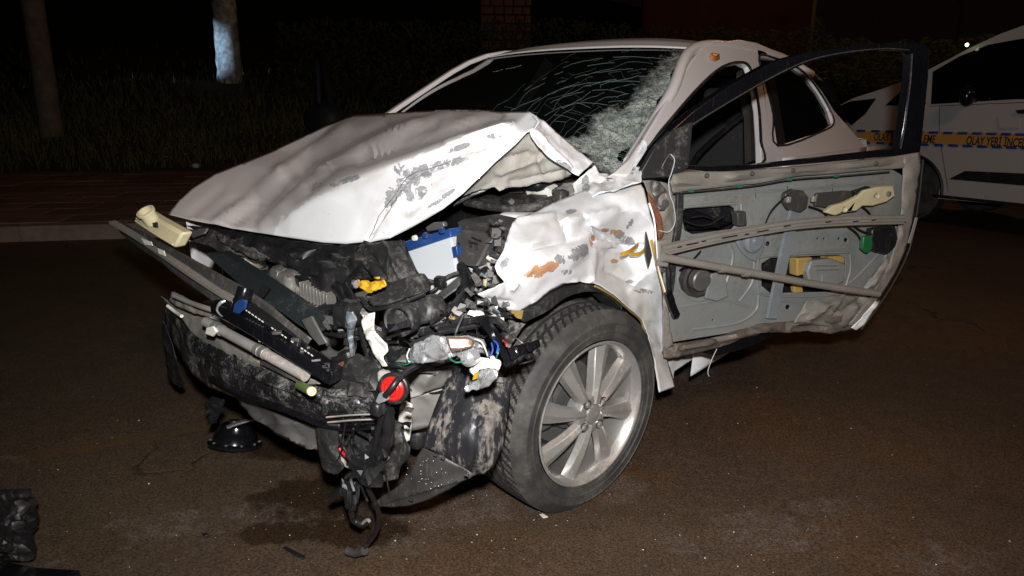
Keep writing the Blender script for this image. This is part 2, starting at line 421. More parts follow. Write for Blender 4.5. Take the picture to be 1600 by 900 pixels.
def asphalt():
    t = NT('asphalt'); t.co = t.n('ShaderNodeNewGeometry').outputs['Position']
    n1 = t.noise(.55, 5, .6, .4); n2 = t.noise(3.4, 7, .68, .35); n3 = t.noise(150, 4, .8); n4 = t.noise(11, 7, .72, .5); n5 = t.noise(.18, 3); n6 = t.noise(45, 5, .7)
    c = t.mix(t.ramp(n1, .35, .65), (.06, .037, .021), (.098, .06, .035))
    c = t.mix(t.ramp(n5, .45, .6, 0, .5), c, (.06, .05, .032))
    c = t.mix(t.math('MULTIPLY', t.ramp(n4, .4, .6), .5), c, (.045, .025, .014))
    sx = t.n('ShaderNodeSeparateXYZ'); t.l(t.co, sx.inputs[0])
    c = t.mix(t.ramp(sx.outputs[0], -2.6, .2, .6, 0), c, (.058, .052, .03))  # lamp tint painted into the road colour, olive towards the left
    rus = t.math('MULTIPLY', t.ramp(t.noise(1.3, 5, .65, .6), .5, .66), t.ramp(sx.outputs[0], -1.2, .6, .1, .6)); c = t.mix(rus, c, (.1, .046, .016))
    def spot(x, y, rx, ry, an=0):
        dx = t.math('SUBTRACT', sx.outputs[0], x); dy = t.math('SUBTRACT', sx.outputs[1], y); ca, sa = math.cos(an), math.sin(an)
        a = t.math('ADD', t.math('MULTIPLY', dx, ca / rx), t.math('MULTIPLY', dy, sa / rx)); b = t.math('ADD', t.math('MULTIPLY', dx, -sa / ry), t.math('MULTIPLY', dy, ca / ry))
        return t.math('MAXIMUM', t.math('SUBTRACT', 1, t.math('SQRT', t.math('ADD', t.math('MULTIPLY', a, a), t.math('MULTIPLY', b, b)))), 0)
    def many(q):
        r_ = None
        for u, v, ru, rv in q:
            p = P(u, v, Z=0); rx = (P(u + ru, v, Z=0) - p).length; ry = abs(P(u, v + rv, Z=0).y - p.y); s_ = spot(p.x, p.y, rx, ry); r_ = s_ if r_ is None else t.math('MAXIMUM', r_, s_)
        return r_
    wet = many([(480, 780, 130, 60), (430, 830, 90, 30), (560, 830, 120, 40), (480, 690, 200, 40)])
    wm = t.ramp(t.math('ADD', wet, t.math('MULTIPLY', t.math('SUBTRACT', n4, .5), .8)), .25, .4)
    c = t.mix(t.math('MULTIPLY', wm, .75), c, (.022, .011, .005))
    dm = many([(970, 765, 70, 45), (1180, 830, 150, 60), (1050, 840, 90, 40), (720, 790, 150, 55), (470, 650, 90, 40), (420, 800, 120, 25), (250, 820, 140, 45), (20, 715, 60, 14), (1460, 870, 120, 40), (1090, 585, 60, 30), (1300, 790, 120, 25), (90, 880, 60, 25), (640, 850, 60, 25)])
    dust = t.math('MULTIPLY', t.ramp(t.math('ADD', t.math('MULTIPLY', dm, .3), t.math('ADD', t.math('MULTIPLY', n2, .55), t.math('MULTIPLY', n4, .45))), .6, .68), t.ramp(n4, .44, .56, .1, 1)); dust = t.math('MULTIPLY', dust, t.ramp(n6, .38, .56, .3, 1))
    c = t.mix(t.math('MULTIPLY', dust, .55), c, (.14, .11, .093))
    g = t.ramp(n3, .38, .66, .35, 1.75)
    gm = t.n('ShaderNodeMix', data_type='RGBA', blend_type='MULTIPLY'); gm.inputs[0].default_value = 1; t.l(c, gm.inputs[6]); t.l(g, gm.inputs[7])
    sp = t.ramp(t.noise(420, 1, .5), .74, .78); c = t.mix(t.math('MULTIPLY', sp, .5), gm.outputs[2], (.4, .33, .26))
    v = t.n('ShaderNodeTexVoronoi', feature='DISTANCE_TO_EDGE'); v.inputs['Scale'].default_value = .55
    mv = t.n('ShaderNodeMix', data_type='VECTOR'); wv = t.n('ShaderNodeTexNoise'); wv.inputs['Scale'].default_value = 2.2; wv.inputs['Detail'].default_value = 8; t.l(t.co, wv.inputs['Vector'])
    ad = t.n('ShaderNodeVectorMath', operation='MULTIPLY_ADD'); t.l(wv.outputs['Color'], ad.inputs[0]); ad.inputs[1].default_value = (.9, .9, 0); t.l(t.co, ad.inputs[2]); t.l(ad.outputs[0], v.inputs['Vector'])
    cr = t.math('MULTIPLY', t.ramp(v.outputs['Distance'], .0015, .006, 1, 0), t.ramp(n1, .5, .56)); c = t.mix(t.math('MULTIPLY', cr, .8), c, (.008, .006, .005))
    t.bump(t.math('SUBTRACT', t.math('ADD', n3, t.math('MULTIPLY', n4, .5)), t.math('MULTIPLY', cr, 2)), .8, .004)
    t.b.inputs['Specular IOR Level'].default_value = .35
    return t.out(c, t.math('SUBTRACT', t.ramp(n2, .3, .7, .6, .82), t.math('MULTIPLY', wm, .25)))
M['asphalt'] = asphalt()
def simple(name, a, b, sc_=8, rough=.9, bump=.4):
    t = NT(name); n = t.noise(sc_, 6, .65); c = t.mix(t.ramp(n, .3, .7), a, b); t.bump(t.noise(sc_ * 8, 4), bump, .004); return t.out(c, rough)
M['paver'] = simple('paver', (.14, .075, .053), (.2, .11, .08), 6)
M['paver2'] = simple('paver_dark', (.09, .05, .036), (.15, .085, .06), 6)
M['sand'] = simple('joint_sand', (.04, .02, .015), (.07, .04, .03), 20)
M['kerb'] = simple('kerb_concrete', (.13, .1, .085), (.22, .18, .15), 7)
M['soil'] = simple('bank_soil', (.02, .022, .01), (.04, .035, .018), 2)
M['grassm'] = simple('grass', (.06, .085, .025), (.11, .125, .035), .7, .8, .1)
M['flowerm'] = simple('flower', (.5, .4, .03), (.6, .5, .05), 3)
M['concrete'] = simple('pole_concrete', (.1, .085, .075), (.2, .17, .15), 5)
M['bark'] = simple('whitewashed_bark', (.1, .11, .11), (.75, .77, .76), 5, .9, 1)
M['stone'] = simple('stone', (.09, .05, .035), (.2, .12, .09), 2)
M['redwall'] = simple('red_render', (.03, .007, .004), (.07, .016, .008), .8)
M['tapeo'] = simple('tape_orange', (.5, .24, .05), (.56, .28, .06), 3, .5, 0)
M['tapeb'] = simple('tape_blue', (.015, .035, .22), (.03, .06, .3), 9, .35, 0)
M['ink'] = simple('black_ink', (.01, .01, .01), (.02, .02, .02), 9, .6, 0)
M['leaf'] = simple('leaf', (.022, .035, .012), (.045, .06, .02), 1.5)
# ------------------------------------------------------------------ setting
KX = Vector((.97, .245, 0)).normalized(); KN = Vector((-KX.y, KX.x, 0))       # kerb direction and the side away from the road
K0 = Vector((-4.3, 5.87, 0))
def kbend(a): a = max(0, a - 1); return .035 * a * a if a < 11 else .035 * 121 + .77 * (a - 11)
def k(a, b, z=0): return K0 + KX * a + KN * (b + kbend(a)) + UP * z
PAVE_W = 5.35
def bank_z(b): return .13 if b < PAVE_W + .1 else .13 + .135 * (b - PAVE_W) + .002 * (b - PAVE_W) ** 2
def grid(name, f, na, nb, mat, **kw):
    bm = bmesh.new(); g = [[bm.verts.new(f(i / na, j / nb)) for j in range(nb + 1)] for i in range(na + 1)]
    for i in range(na):
        for j in range(nb): bm.faces.new((g[i][j], g[i + 1][j], g[i + 1][j + 1], g[i][j + 1]))
    return link(name, bm, mat, kw.get('parent'), smooth=60, tri=True, solid=kw.get('solid'))
def gz(p): return .006 * noise.noise(p * .8)
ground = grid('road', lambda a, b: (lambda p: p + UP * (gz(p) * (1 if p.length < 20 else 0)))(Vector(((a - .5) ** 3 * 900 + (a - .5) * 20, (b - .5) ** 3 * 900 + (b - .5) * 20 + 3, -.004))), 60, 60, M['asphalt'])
tag(ground, kind='structure')
def slab(name, a0, a1, b0, b1, z0, z1, mat, parent=None, bevel=None):
    bm = bmesh.new(); n = max(1, int((a1 - a0) / .8)); rg = []
    for i in range(n + 1):
        a = a0 + (a1 - a0) * i / n; rg.append([bm.verts.new(k(a, b, z)) for b, z in ((b0, z0), (b1, z0), (b1, z1), (b0, z1))])
    for i in range(n):
        for j in range(4): bm.faces.new((rg[i][j], rg[i][(j + 1) % 4], rg[i + 1][(j + 1) % 4], rg[i + 1][j]))
    bm.faces.new(rg[0][::-1]); bm.faces.new(rg[-1])
    return link(name, bm, mat, parent, smooth=0, bevel=bevel)
pav = slab('pavement', -40, 60, .16, PAVE_W, -.2, .105, M['sand']); tag(pav, kind='structure')
kerb = slab('kerb', -40, 60, .012, .15, -.2, .118, M['kerb']); tag(kerb, kind='structure')
me0 = None
for i in range(-9, 30):
    a = i * .8 - 1.45
    o = slab('kerb_stone', a + .006, a + .794, 0, .16, -.1, .13 + random.uniform(-.003, .003), M['kerb'], kerb, .012)
# pavers, laid in a slanted bond on the pavement
bm = bmesh.new(); boxw(bm, Matrix(), .585, .435, .05)
pm = bpy.data.meshes.new('paver'); bm.to_mesh(pm); bm.free(); pm.materials.append(M['paver'])
pm2 = pm.copy(); pm2.materials.clear(); pm2.materials.append(M['paver2'])
cnt = 0
rz = math.atan2(KX.y, KX.x)
for j in range(11):
    for i in range(-7, 24):
        a = i * .6 + (j % 2) * .3 + .1; b = .16 + .225 + j * .45
        if b > PAVE_W - .2 or cnt >= 300: continue
        p = k(a - .1, b, 0)
        if not (-260 < px(p + UP * .1)[0] < 900): continue
        o = bpy.data.objects.new('paver', pm2 if random.random() < .3 else pm); C.objects.link(o)
        o.location = k(a, b, .107 + random.uniform(-.003, .004)); o.rotation_euler = (random.uniform(-.012, .012), random.uniform(-.012, .012), rz)
        md = o.modifiers.new('bevel', 'BEVEL'); md.width = .006; md.segments = 1
        adopt(o, pav); cnt += 1
bank = grid('grass_bank', lambda a, b: (lambda A, B: k(A, B + PAVE_W, bank_z(B + PAVE_W) - .03 + .08 * noise.noise(Vector((A * .4, B * .4, 0))) * min(1, B)))(-70 + a * 150, b * b * 60), 90, 50, M['soil'])
tag(bank, kind='structure')
def bank_at(u, v):
    lo, d = 3.0, ray(u, v)
    t = 3.0
    while t < 90:
        p = EYE + d * t; b = (p - K0).dot(KN) - kbend((p - K0).dot(KX))
        if p.z < bank_z(b) - .03 and b > PAVE_W: return p
        if p.z < 0: return p
        t += .05
    return EYE + d * 40
rnd = random.Random(3)
bm = bmesh.new()
for i in range(26000):
    A = rnd.uniform(-9, 22); B = abs(rnd.gauss(0, 1)) * 5 + rnd.random() * .3; B = min(B, 20)
    p = k(A, B + PAVE_W, bank_z(B + PAVE_W) - .05); h = rnd.uniform(.08, .3) * (1 + .6 * noise.noise(Vector((A * .7, B * .7, 3))))
    a = rnd.uniform(0, 6.3); d = Vector((math.cos(a), math.sin(a), 0)) * (.006 + .002 * B); ln = Vector((rnd.gauss(0, .3), rnd.gauss(0, .3), 1)) * h
    v = [bm.verts.new(p - d), bm.verts.new(p + d), bm.verts.new(p + ln)]; bm.faces.new(v)
g = link('grass', bm, M['grassm'], None, smooth=0, tri=True); tag(g, kind='stuff', label='sparse dark grass growing on the bank behind the pavement')
bm = bmesh.new()
for i in range(260):
    A = rnd.uniform(-7, 6); B = abs(rnd.gauss(0, 1)) * 3.2; p = k(A, B + PAVE_W, bank_z(B + PAVE_W) + rnd.uniform(.1, .3))
    for q in range(4):
        a = q * 1.57 + rnd.random(); s = .022; t1 = Vector((math.cos(a), math.sin(a), .5)) * s; t2 = Vector((math.cos(a + 1), math.sin(a + 1), .5)) * s
        bm.faces.new([bm.verts.new(p), bm.verts.new(p + t1), bm.verts.new(p + t2)])
g = link('yellow_flowers', bm, M['flowerm'], None, smooth=0, tri=True); tag(g, kind='stuff', label='tiny yellow flowers scattered through the grass bank')
def rock(name, p, r, mat, label, cat_, sq=(1, 1, .7), amp=.35, sub=3, group=None, freq=2.2):
    bm = bmesh.new(); bmesh.ops.create_icosphere(bm, subdivisions=sub, radius=1)
    for v in bm.verts:
        q = v.co.copy(); v.co = Vector((q.x * sq[0], q.y * sq[1], q.z * sq[2])) * r * (1 + amp * fbm(q + p, freq, 4))
        v.co += p
    o = link(name, bm, mat, None, smooth=25); tag(o, label, cat_, group); return o
p = bank_at(306, 262); rock('white_stone', p + UP * .03, .06, M['bark'], 'small pale stone lying at the foot of the grass bank', 'stone')
# concrete pole, tree, utility pole
def pole(name, base, r0, r1, h, mat, lean=Vector()):
    bm = bmesh.new(); pts = [base - UP * .3 + (UP * h + lean) * t + Vector((.02 * noise.noise(Vector((t * 5, base.x, 0))), 0, 0)) for t in [i / 14 for i in range(15)]]
    sweep(bm, pts, lambda t: r0 + (r1 - r0) * t, n=16, smooth=2, jit=.1); return bm
b1 = bank_at(82, 213)
o = link('concrete_pole', pole('x', b1, .2, .13, 8, M['concrete']), M['concrete'], None); tag(o, 'weathered concrete pole standing on the dark grass at far left', 'pole')
b2 = bank_at(360, 128)
tc = EYE + ray(358, 78) * ((b2 - EYE).dot(FW)); lamp('headlight_on_tree', 'SPOT', tc + Vector((-7, -9, -1.6)), 5200, (.5, .72, 1), .05, aim=tc, spot=9)
tr = empty('tree', b2); tag(tr, 'tree with a whitewashed trunk lit bluish white on the bank', 'tree')
bm = pole('x', b2, .34, .27, 6, M['bark'])
for v in bm.verts: v.co += (v.co - b2).cross(UP).cross(UP) * 0 + Vector((noise.noise(v.co * 6), noise.noise(v.co * 6 + Vector((5, 0, 0))), 0)) * .035
link('trunk', bm, M['bark'], tr)
for i in range(6):
    a = i * 1.05; q = b2 + UP * (4.6 + .2 * i); e = q + Vector((math.cos(a) * 1.6, math.sin(a) * 1.6, 1.9))
    tube('limb', [q, (q + e) / 2 + UP * .3, e], lambda t: .13 - .1 * t, M['bark'], tr)
bm = bmesh.new()
for i in range(5000):
    d = Vector((rnd.gauss(0, 1), rnd.gauss(0, 1), rnd.gauss(0, .7))); d = d.normalized() * (rnd.random() ** .4) * 2.6
    if noise.noise(d * .9) < -.1: continue
    p = b2 + UP * 7 + d; a = Vector((rnd.gauss(0, 1), rnd.gauss(0, 1), rnd.gauss(0, 1))).normalized() * .11; c_ = a.orthogonal().normalized() * .05
    bm.faces.new([bm.verts.new(p - a), bm.verts.new(p + c_), bm.verts.new(p + a), bm.verts.new(p - c_)])
o = link('crown', bm, M['leaf'], tr, smooth=0, tri=True); o['kind'] = 'stuff'
b3 = bank_at(1262, 60) if False else EYE + ray(1262, 70) * 24
b3.z = bank_z((b3 - K0).dot(KN) - kbend((b3 - K0).dot(KX))) - .1
o = link('utility_pole', pole('x', b3, .17, .12, 9, M['concrete']), M['concrete'], None); tag(o, 'thin dark utility pole far behind the wrecked car', 'pole')
# stone pier of the far garden wall, reddish wall
pz = EYE + ray(790, 12) * 22
sw = empty('stone_wall', Vector((pz.x, pz.y, pz.z - .6))); tag(sw, 'short piece of pale stone wall at the top of the bank', 'wall')
vx = RV; rr = random.Random(5); z = -1.2
bb = bmesh.new(); boxw(bb, Matrix.Translation(pz + Vector((0, .35, -.4))), 1.5, .3, 1.9); link('wall_core', bb, M['sand'], sw, smooth=0)
while z < .55:
    x = -.78
    while x < .76:
        wd = rr.uniform(.24, .44); wd = min(wd, .8 - x)
        bm = bmesh.new(); boxw(bm, Matrix.Translation(pz + Vector((x + wd / 2, .12 + rr.uniform(-.03, .03), z + .12))), wd - .03, .3, .225)
        link('stone', bm, M['stone'], sw, smooth=0, bevel=.02); x += wd
    z += .25
p1 = EYE + ray(1000, 40) * 23; p2 = EYE + ray(1262, 48) * 24
bm = bmesh.new(); n_ = 24
tp = []
for i in range(n_ + 1):
    t = i / n_; q = p1.lerp(p2, t); q.z += .2 * noise.noise(Vector((t * 9, 0, 0)))
    tp.append((bm.verts.new(q - UP * (1.5)), bm.verts.new(q - UP * .05), bm.verts.new(q + UP * 1.6)))
for i in range(n_):
    for j in (0, 1): bm.faces.new((tp[i][j], tp[i + 1][j], tp[i + 1][j + 1], tp[i][j + 1]))
o = link('red_wall', bm, M['redwall'], None, solid=.25); tag(o, 'dim reddish brown wall at the top of the bank above the roof', 'wall')
rb = random.Random(61); bm = bmesh.new()
for i in range(11000):
    u = rb.uniform(430, 1620); top = 32 + 14 * noise.noise(Vector((u * .012, 0, 0))) + (14 if 985 < u < 1275 else 0) + (30 if u > 1290 else 0) + 10 * noise.noise(Vector((u * .05, 3, 0)))
    v = rb.uniform(top, 150); dd = 17 + rb.random() * 2 + 2.0 * noise.noise(Vector((u * .01, v * .02, 5)))
    p = EYE + ray(u, v) * dd; a = Vector((rb.gauss(0, 1), rb.gauss(0, 1), rb.gauss(0, 1))).normalized() * rb.uniform(.05, .11); c_ = a.orthogonal().normalized() * rb.uniform(.02, .045)
    bm.faces.new([bm.verts.new(p - a), bm.verts.new(p + c_), bm.verts.new(p + a), bm.verts.new(p - c_)])
o = link('bushes', bm, M['leaf'], None, smooth=0, tri=True); tag(o, kind='stuff', label='dark tangled bushes along the top of the grass bank')
# lit street lamp far away
lp = EYE + ray(1476, 1) * 60
sl = empty('street_lamp', Vector((lp.x, lp.y, 0))); tag(sl, 'distant lit street lamp glowing above the parked van', 'street lamp')
tube('post', [Vector((lp.x + 1.5, lp.y, -.2)), Vector((lp.x + 1.5, lp.y, lp.z * .6)), Vector((lp.x + 1.5, lp.y, lp.z - .3)), Vector((lp.x + .2, lp.y, lp.z + .15))], .09, M['concrete'], sl)
disc('lamp_head', lp + UP * .02, Vector((0, 0, 1)), [(0, .28), (.12, .3), (.2, .1)], M['blk'], sl)
disc('bulb', lp + UP * -.12, Vector((0, 0, 1)), [(0, .08), (.05, .18), (.13, .2)], M['lampglow'], sl)
# ------------------------------------------------------------------ van
VS = Vector((4.32, 7.38, 0)); VT = Vector((.52, -.854, 0)).normalized(); VI = Vector((.854, .52, 0)).normalized()
van = empty('van', VS + VI * .9); tag(van, 'white police crime scene van with an orange and blue stripe', 'van')
PV = lambda off=0: (VS - VI * off, VI)
def vp(u, v, off=0): return hit(u, v, *PV(off))
def vl(u, v): q = vp(u, v) - VS; return (q.dot(VT), q.z)
def vw(x, y, z): return VS + VT * x + VI * y + UP * z
prof = [(-1.38, .32)] + [vl(1300, 200), vl(1303, 168), vl(1330, 153), vl(1375, 138), vl(1425, 118), vl(1462, 98), vl(1505, 74), vl(1550, 52), vl(1600, 33)]
x9, z9 = prof[-1]
prof += [(x9 + .35, z9 + .09), (x9 + 1.0, z9 + .13), (3.1, z9 + .1), (3.25, 1.2), (3.3, .3)]
wx, wz = vl(1415, 292); wz = .32
def arch(cx, r, n=12): return [(cx + r * math.cos(math.pi * i / n), max(.28, wz + r * math.sin(math.pi * i / n))) for i in range(n + 1)]
prof = prof + arch(wx + 2.7, .37) + [(.35 + wx, .28)] + arch(wx, .37)[1:]
bm = bmesh.new(); W_ = 1.76
def inset(z): return max(0, (z - 1.0)) * .16
A = [bm.verts.new(vw(x, inset(z), z)) for x, z in prof]; B = [bm.verts.new(vw(x, W_ - inset(z), z)) for x, z in prof]
N = len(prof)
for i in range(N): bm.faces.new((A[i], A[(i + 1) % N], B[(i + 1) % N], B[i]))
from mathutils.geometry import tessellate_polygon as tess
for t in tess([[Vector((x, z, 0)) for x, z in prof]]):
    bm.faces.new([A[i] for i in t]); bm.faces.new([B[i] for i in reversed(t)])
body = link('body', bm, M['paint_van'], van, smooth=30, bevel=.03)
BV = BVHTree.FromPolygons([body.matrix_world @ Vector((0, 0, 0)) + v.co + body.location for v in body.data.vertices], [tuple(p.vertices) for p in body.data.polygons])
def vplate(name, poly, mat, lift=.006, th=.012, n=6, closed=True):
    pts = []
    for u, v in poly:
        q = vp(u, v); q = q + VI * inset(q.z); h_ = hit(u, v, q, (VI - UP * .16).normalized() if q.z > 1.02 else VI); pts.append(h_)
    c_ = sum(pts, Vector()) / len(pts); nn = (VI - UP * .16).normalized() if c_.z > 1.02 else VI
    bm = bmesh.new(); f = [bm.verts.new(p - nn * lift) for p in pts]; g_ = [bm.verts.new(p + nn * th) for p in pts]
    for t in tess([[Vector(((p - c_).dot(VT), p.z, 0)) for p in pts]]): bm.faces.new([f[i] for i in t]); bm.faces.new([g_[i] for i in reversed(t)])
    for i in range(len(f)): j = (i + 1) % len(f); bm.faces.new((f[i], f[j], g_[j], g_[i]))
    return link(name, bm, mat, van, smooth=20)
vplate('side_window', [(1455, 163), (1458, 112), (1500, 88), (1545, 70), (1600, 60), (1680, 54), (1700, 155), (1590, 155)], M['glass_blk'])
vplate('quarter_window', [(1384, 165), (1415, 136), (1440, 122), (1447, 163)], M['glass_blk'])
vplate('headlamp', [(1306, 168), (1330, 158), (1369, 154), (1352, 178), (1330, 196)], M['glass_blk'])
vplate('side_moulding', [(1483, 280), (1508, 267), (1600, 271), (1900, 285), (1900, 318), (1600, 290)], M['blk'])
vplate('door_handle', [(1589, 173), (1600, 172), (1650, 172), (1650, 178), (1592, 178)], M['blk'], .03)
vplate('sill', [(1458, 303), (1600, 318), (1900, 350), (1900, 357), (1600, 323), (1458, 308)], M['blk'], .012)
vplate('stripe', [(1338, 204), (1470, 206), (1600, 210), (1900, 222), (1900, 258), (1600, 232), (1470, 226), (1345, 223)], M['tapeo'], .008)
for i in range(16):
    x0 = 1340 + i * 22.5; t = (x0 - 1340) / 260; yt = 203 + 6 * t; yb = 223 + 9 * t; s_ = 1 + .25 * t
    vplate('blue_mark', [(x0, yt - .5), (x0 + 13 * s_, yt - .3), (x0 + 12 * s_, yt + 3.8), (x0 - 1, yt + 3.4)], M['tapeb'], .011)
    vplate('blue_mark', [(x0 + 7, yb - 2.6), (x0 + 19 * s_, yb - 2.2), (x0 + 20 * s_, yb + 2.2), (x0 + 8, yb + 1.8)], M['tapeb'], .011)
for pts in ([(1466, 165), (1468, 205), (1474, 250), (1482, 300)], [(1449, 166), (1520, 163), (1600, 160)]):
    q_ = [vp(u, v) + VI * inset(vp(u, v).z) - VI * .001 for u, v in pts]; bm = bmesh.new(); sweep(bm, q_, .003, n=6); link('panel_gap', bm, M['blk'], van)
q_ = [vw(wx + .385 * math.cos(math.pi * i / 12), -.004, wz + .385 * math.sin(math.pi * i / 12)) for i in range(13)]; bm = bmesh.new(); sweep(bm, q_, .016, n=8, smooth=2); link('arch_trim', bm, M['blk'], van)
vplate('fuel_flap', [(1560, 182), (1590, 182), (1592, 200), (1562, 200)], M['paint_van'], .003)
def text(name, s, p, xdir, ydir, size, mat, parent, wide=1.0):
    cu = bpy.data.curves.new(name, 'FONT'); cu.body = s; cu.size = 1; cu.extrude = .01; cu.offset = .018
    to = bpy.data.objects.new(name, cu); C.objects.link(to)
    dg = bpy.context.evaluated_depsgraph_get(); me = bpy.data.meshes.new_from_object(to.evaluated_get(dg)); bpy.data.objects.remove(to); bpy.data.curves.remove(cu)
    zd = xdir.cross(ydir); Mx = Matrix((xdir * size * wide, ydir * size, zd * size)).transposed().to_4x4(); me.transform(Mx)
    me.materials.clear(); me.materials.append(mat)
    o = bpy.data.objects.new(name, me); C.objects.link(o); o.location = p; adopt(o, parent); return o
def van_text(u0, v0, u1, s):
    a = vp(u0, v0) - VI * .011; b = vp(u1, v0) - VI * .011; wd = (b - a).dot(VT)
    o = text('lettering', s, Vector((a.x, a.y, a.z)), VT, UP, 1, M['ink'], van)
    xs = [v.co.dot(VT) for v in o.data.vertices]; sx = wd / (max(xs) - min(xs)); hz = .082
    o.data.transform(Matrix.Identity(4))
    ys = [v.co.z for v in o.data.vertices]; sy = hz / .72
    for v in o.data.vertices:
        c_ = v.co; v.co = VT * (c_.dot(VT) * sx) + UP * (c_.z * sy) - VI * (max(0, -c_.dot(VI)) * .1)
van_text(1366, 219, 1462, 'OLAY YERİ İNCELEME'); van_text(1510, 225.5, 1625, 'OLAY YERİ İNCELEME')
def van_wheel(cx, y):
    n = -VI if y < .8 else VI
    Mw = frame_at(vw(cx, y, .32), n)
    bm = bmesh.new(); lathe(bm, Mw, [(-.19, .19), (-.2, .29), (-.17, .32), (-.03, .32), (0, .29), (.005, .2)], 32); t_ = link('wheel', bm, M['sidewall'], van)
    bm = bmesh.new(); lathe(bm, Mw, [(-.1, .2), (-.02, .2), (-.01, .17), (-.03, .15), (.0, .05)], 24); link('rim', bm, M['alloy'], t_)
for cx in (wx, wx + 2.7):
    van_wheel(cx, .06); van_wheel(cx, W_ - .06)
wsA = [vw(*[a for a in (vl(1375, 138)[0], .12, vl(1375, 138)[1] + .0)])]
x0, z0 = vl(1385, 134); x1, z1 = vl(1540, 57)
nv = Vector((-(z1 - z0), (x1 - x0))).normalized()
bm = bmesh.new(); q = [vw(x0, .1, z0), vw(x1, .22, z1), vw(x1, W_ - .22, z1), vw(x0, W_ - .1, z0)]; q = [p + (VT * nv.x + UP * nv.y) * .006 for p in q]
bm.faces.new([bm.verts.new(p) for p in q]); link('windshield', bm, M['glass_blk'], van, solid=.01)
mp = vw(x0 + .35, -.1, 1.2)
bm = bmesh.new(); bmesh.ops.create_icosphere(bm, subdivisions=3, radius=1)
mq = vp(1512, 150, .12)
for v in bm.verts: v.co = mq + VT * v.co.x * .07 + VI * v.co.y * .08 + UP * v.co.z * .1
link('mirror', bm, M['blk_gloss'], van)
tube('mirror_arm', [mq, mq + VI * .2 - UP * .05], .02, M['blk'], van)
g0 = vp(1511, 70, -.02); disc('van_glint', g0, -VI, [(0, .018), (.01, .014)], M['glint'], van, 10)  # glowing dot stands in for a glint on the van
# ------------------------------------------------------------------ wrecked car: undamaged shell
car = empty('wrecked_car', cw(1.3, .85, 0), math.atan2(CR.y, CR.x)); tag(car, 'crashed white saloon with crumpled bonnet, exposed engine bay and a stripped front door', 'car')
def th(u, v, off=0): return hit(u, v, *PL_TH(off))
def co(p): q = p - Vector((CX, CY, 0)); return q.dot(CR), q.dot(CL), q.z
# roof panel
def roofz(x): return [1.405, 1.437, 1.452, 1.452, 1.44, 1.41, 1.355][min(6, int(x))] if x == int(x) else None
rz_ = [(1.1, 1.398), (1.19, 1.43), (1.34, 1.452), (1.75, 1.46), (2.15, 1.448), (2.45, 1.41), (2.72, 1.35)]
def rf(a, b):
    i = a * 6; j = min(5, int(i)); f = i - j; x = rz_[j][0] * (1 - f) + rz_[j + 1][0] * f; z = rz_[j][1] * (1 - f) + rz_[j + 1][1] * f
    y = (b * 2 - 1); x -= .03 * (1 - y * y) * (1 - a)
    return cw(x, .85 + y * .55, z - (.02 + .025 * min(1, a * 3)) * abs(y) ** 2.6)
grid('roof', rf, 24, 24, M['paint_roof'], parent=car, solid=.004)
# windshield
def wsf(a, b):
    y = b * 2 - 1
    top = Vector((1.115 - .03 * (1 - y * y), .85 + y * .555, 1.394 - .018 * abs(y) ** 2.6)); bot = Vector((.42 - .32 * (1 - y * y), .85 + y * .70, 1.0 - .04 * y * y))
    p = top.lerp(bot, a); q = cw(*p); nn = (cn(-.75, 0, .8)).normalized()
    q += nn * .03 * math.sin(math.pi * a)
    u, v = px(q); fr = max(0, 1.25 - math.hypot((u - 985) / 95, (v - 215) / 85))
    q -= nn * (.045 * min(1, fr) + (.014 * fbm(q, 34) * min(1, fr * 1.6))); return q
bm = bmesh.new(); na, nb = 90, 130; g_ = [[bm.verts.new(wsf(i / na, j / nb)) for j in range(nb + 1)] for i in range(na + 1)]
for i in range(na):
    for j in range(nb): bm.faces.new((g_[i][j], g_[i][j + 1], g_[i + 1][j + 1], g_[i + 1][j]))
add_attr(bm, [(1020, 180, 40, 120, 33, 'frost'), (985, 235, 62, 58, 0, 'frost'), (925, 226, 60, 14, 0, 'frost'), (965, 205, 45, 34, 0, 'frost'), (1062, 112, 20, 48, 45, 'frost'), (1040, 145, 26, 46, 35, 'frost'),
              (1064, 110, 12, 26, 40, 'hole'), (1036, 160, 11, 13, 30, 'hole'), (983, 242, 20, 12, -20, 'hole'), (1026, 183, 8, 9, 0, 'hole')])
bmesh.ops.recalc_face_normals(bm, faces=bm.faces[:])
WS = BVHTree.FromBMesh(bm)
wind = link('windshield', bm, M['wind'], car, smooth=80, tri=True)
def onws(u, v, lift=.003):
    d = ray(u, v).normalized(); h = WS.ray_cast(EYE, d)
    return None if h[0] is None else h[0] - d * lift
bm = bmesh.new(); rr = random.Random(11)
def crackline(pts, r, gap=.16):
    run = []
    for u, v in pts:
        q = onws(u, v)
        if rr.random() < gap: q = None
        if q is None:
            if len(run) > 1: sweep(bm, run, r, n=3, smooth=0)
            run = []
        else: run.append(q)
    if len(run) > 1: sweep(bm, run, r, n=3, smooth=0)
angs = [181 + q * 4.3 + rr.uniform(-1.4, 1.4) for q in range(25)]; rads = [52 + q * 11.5 + rr.uniform(-2.5, 2.5) for q in range(20)]
node = {}
for ia, a in enumerate(angs):
    for ir, r_ in enumerate(rads):
        aa = R(a + 7 * math.sin(r_ / 60) + rr.uniform(-1.2, 1.2)); q = r_ * (1 + .05 * noise.noise(Vector((ia * .35, ir * .8, 0)))) + rr.uniform(-2.2, 2.2)
        node[ia, ir] = (1035 + q * 1.08 * math.cos(aa), 262 + q * .74 * math.sin(aa))
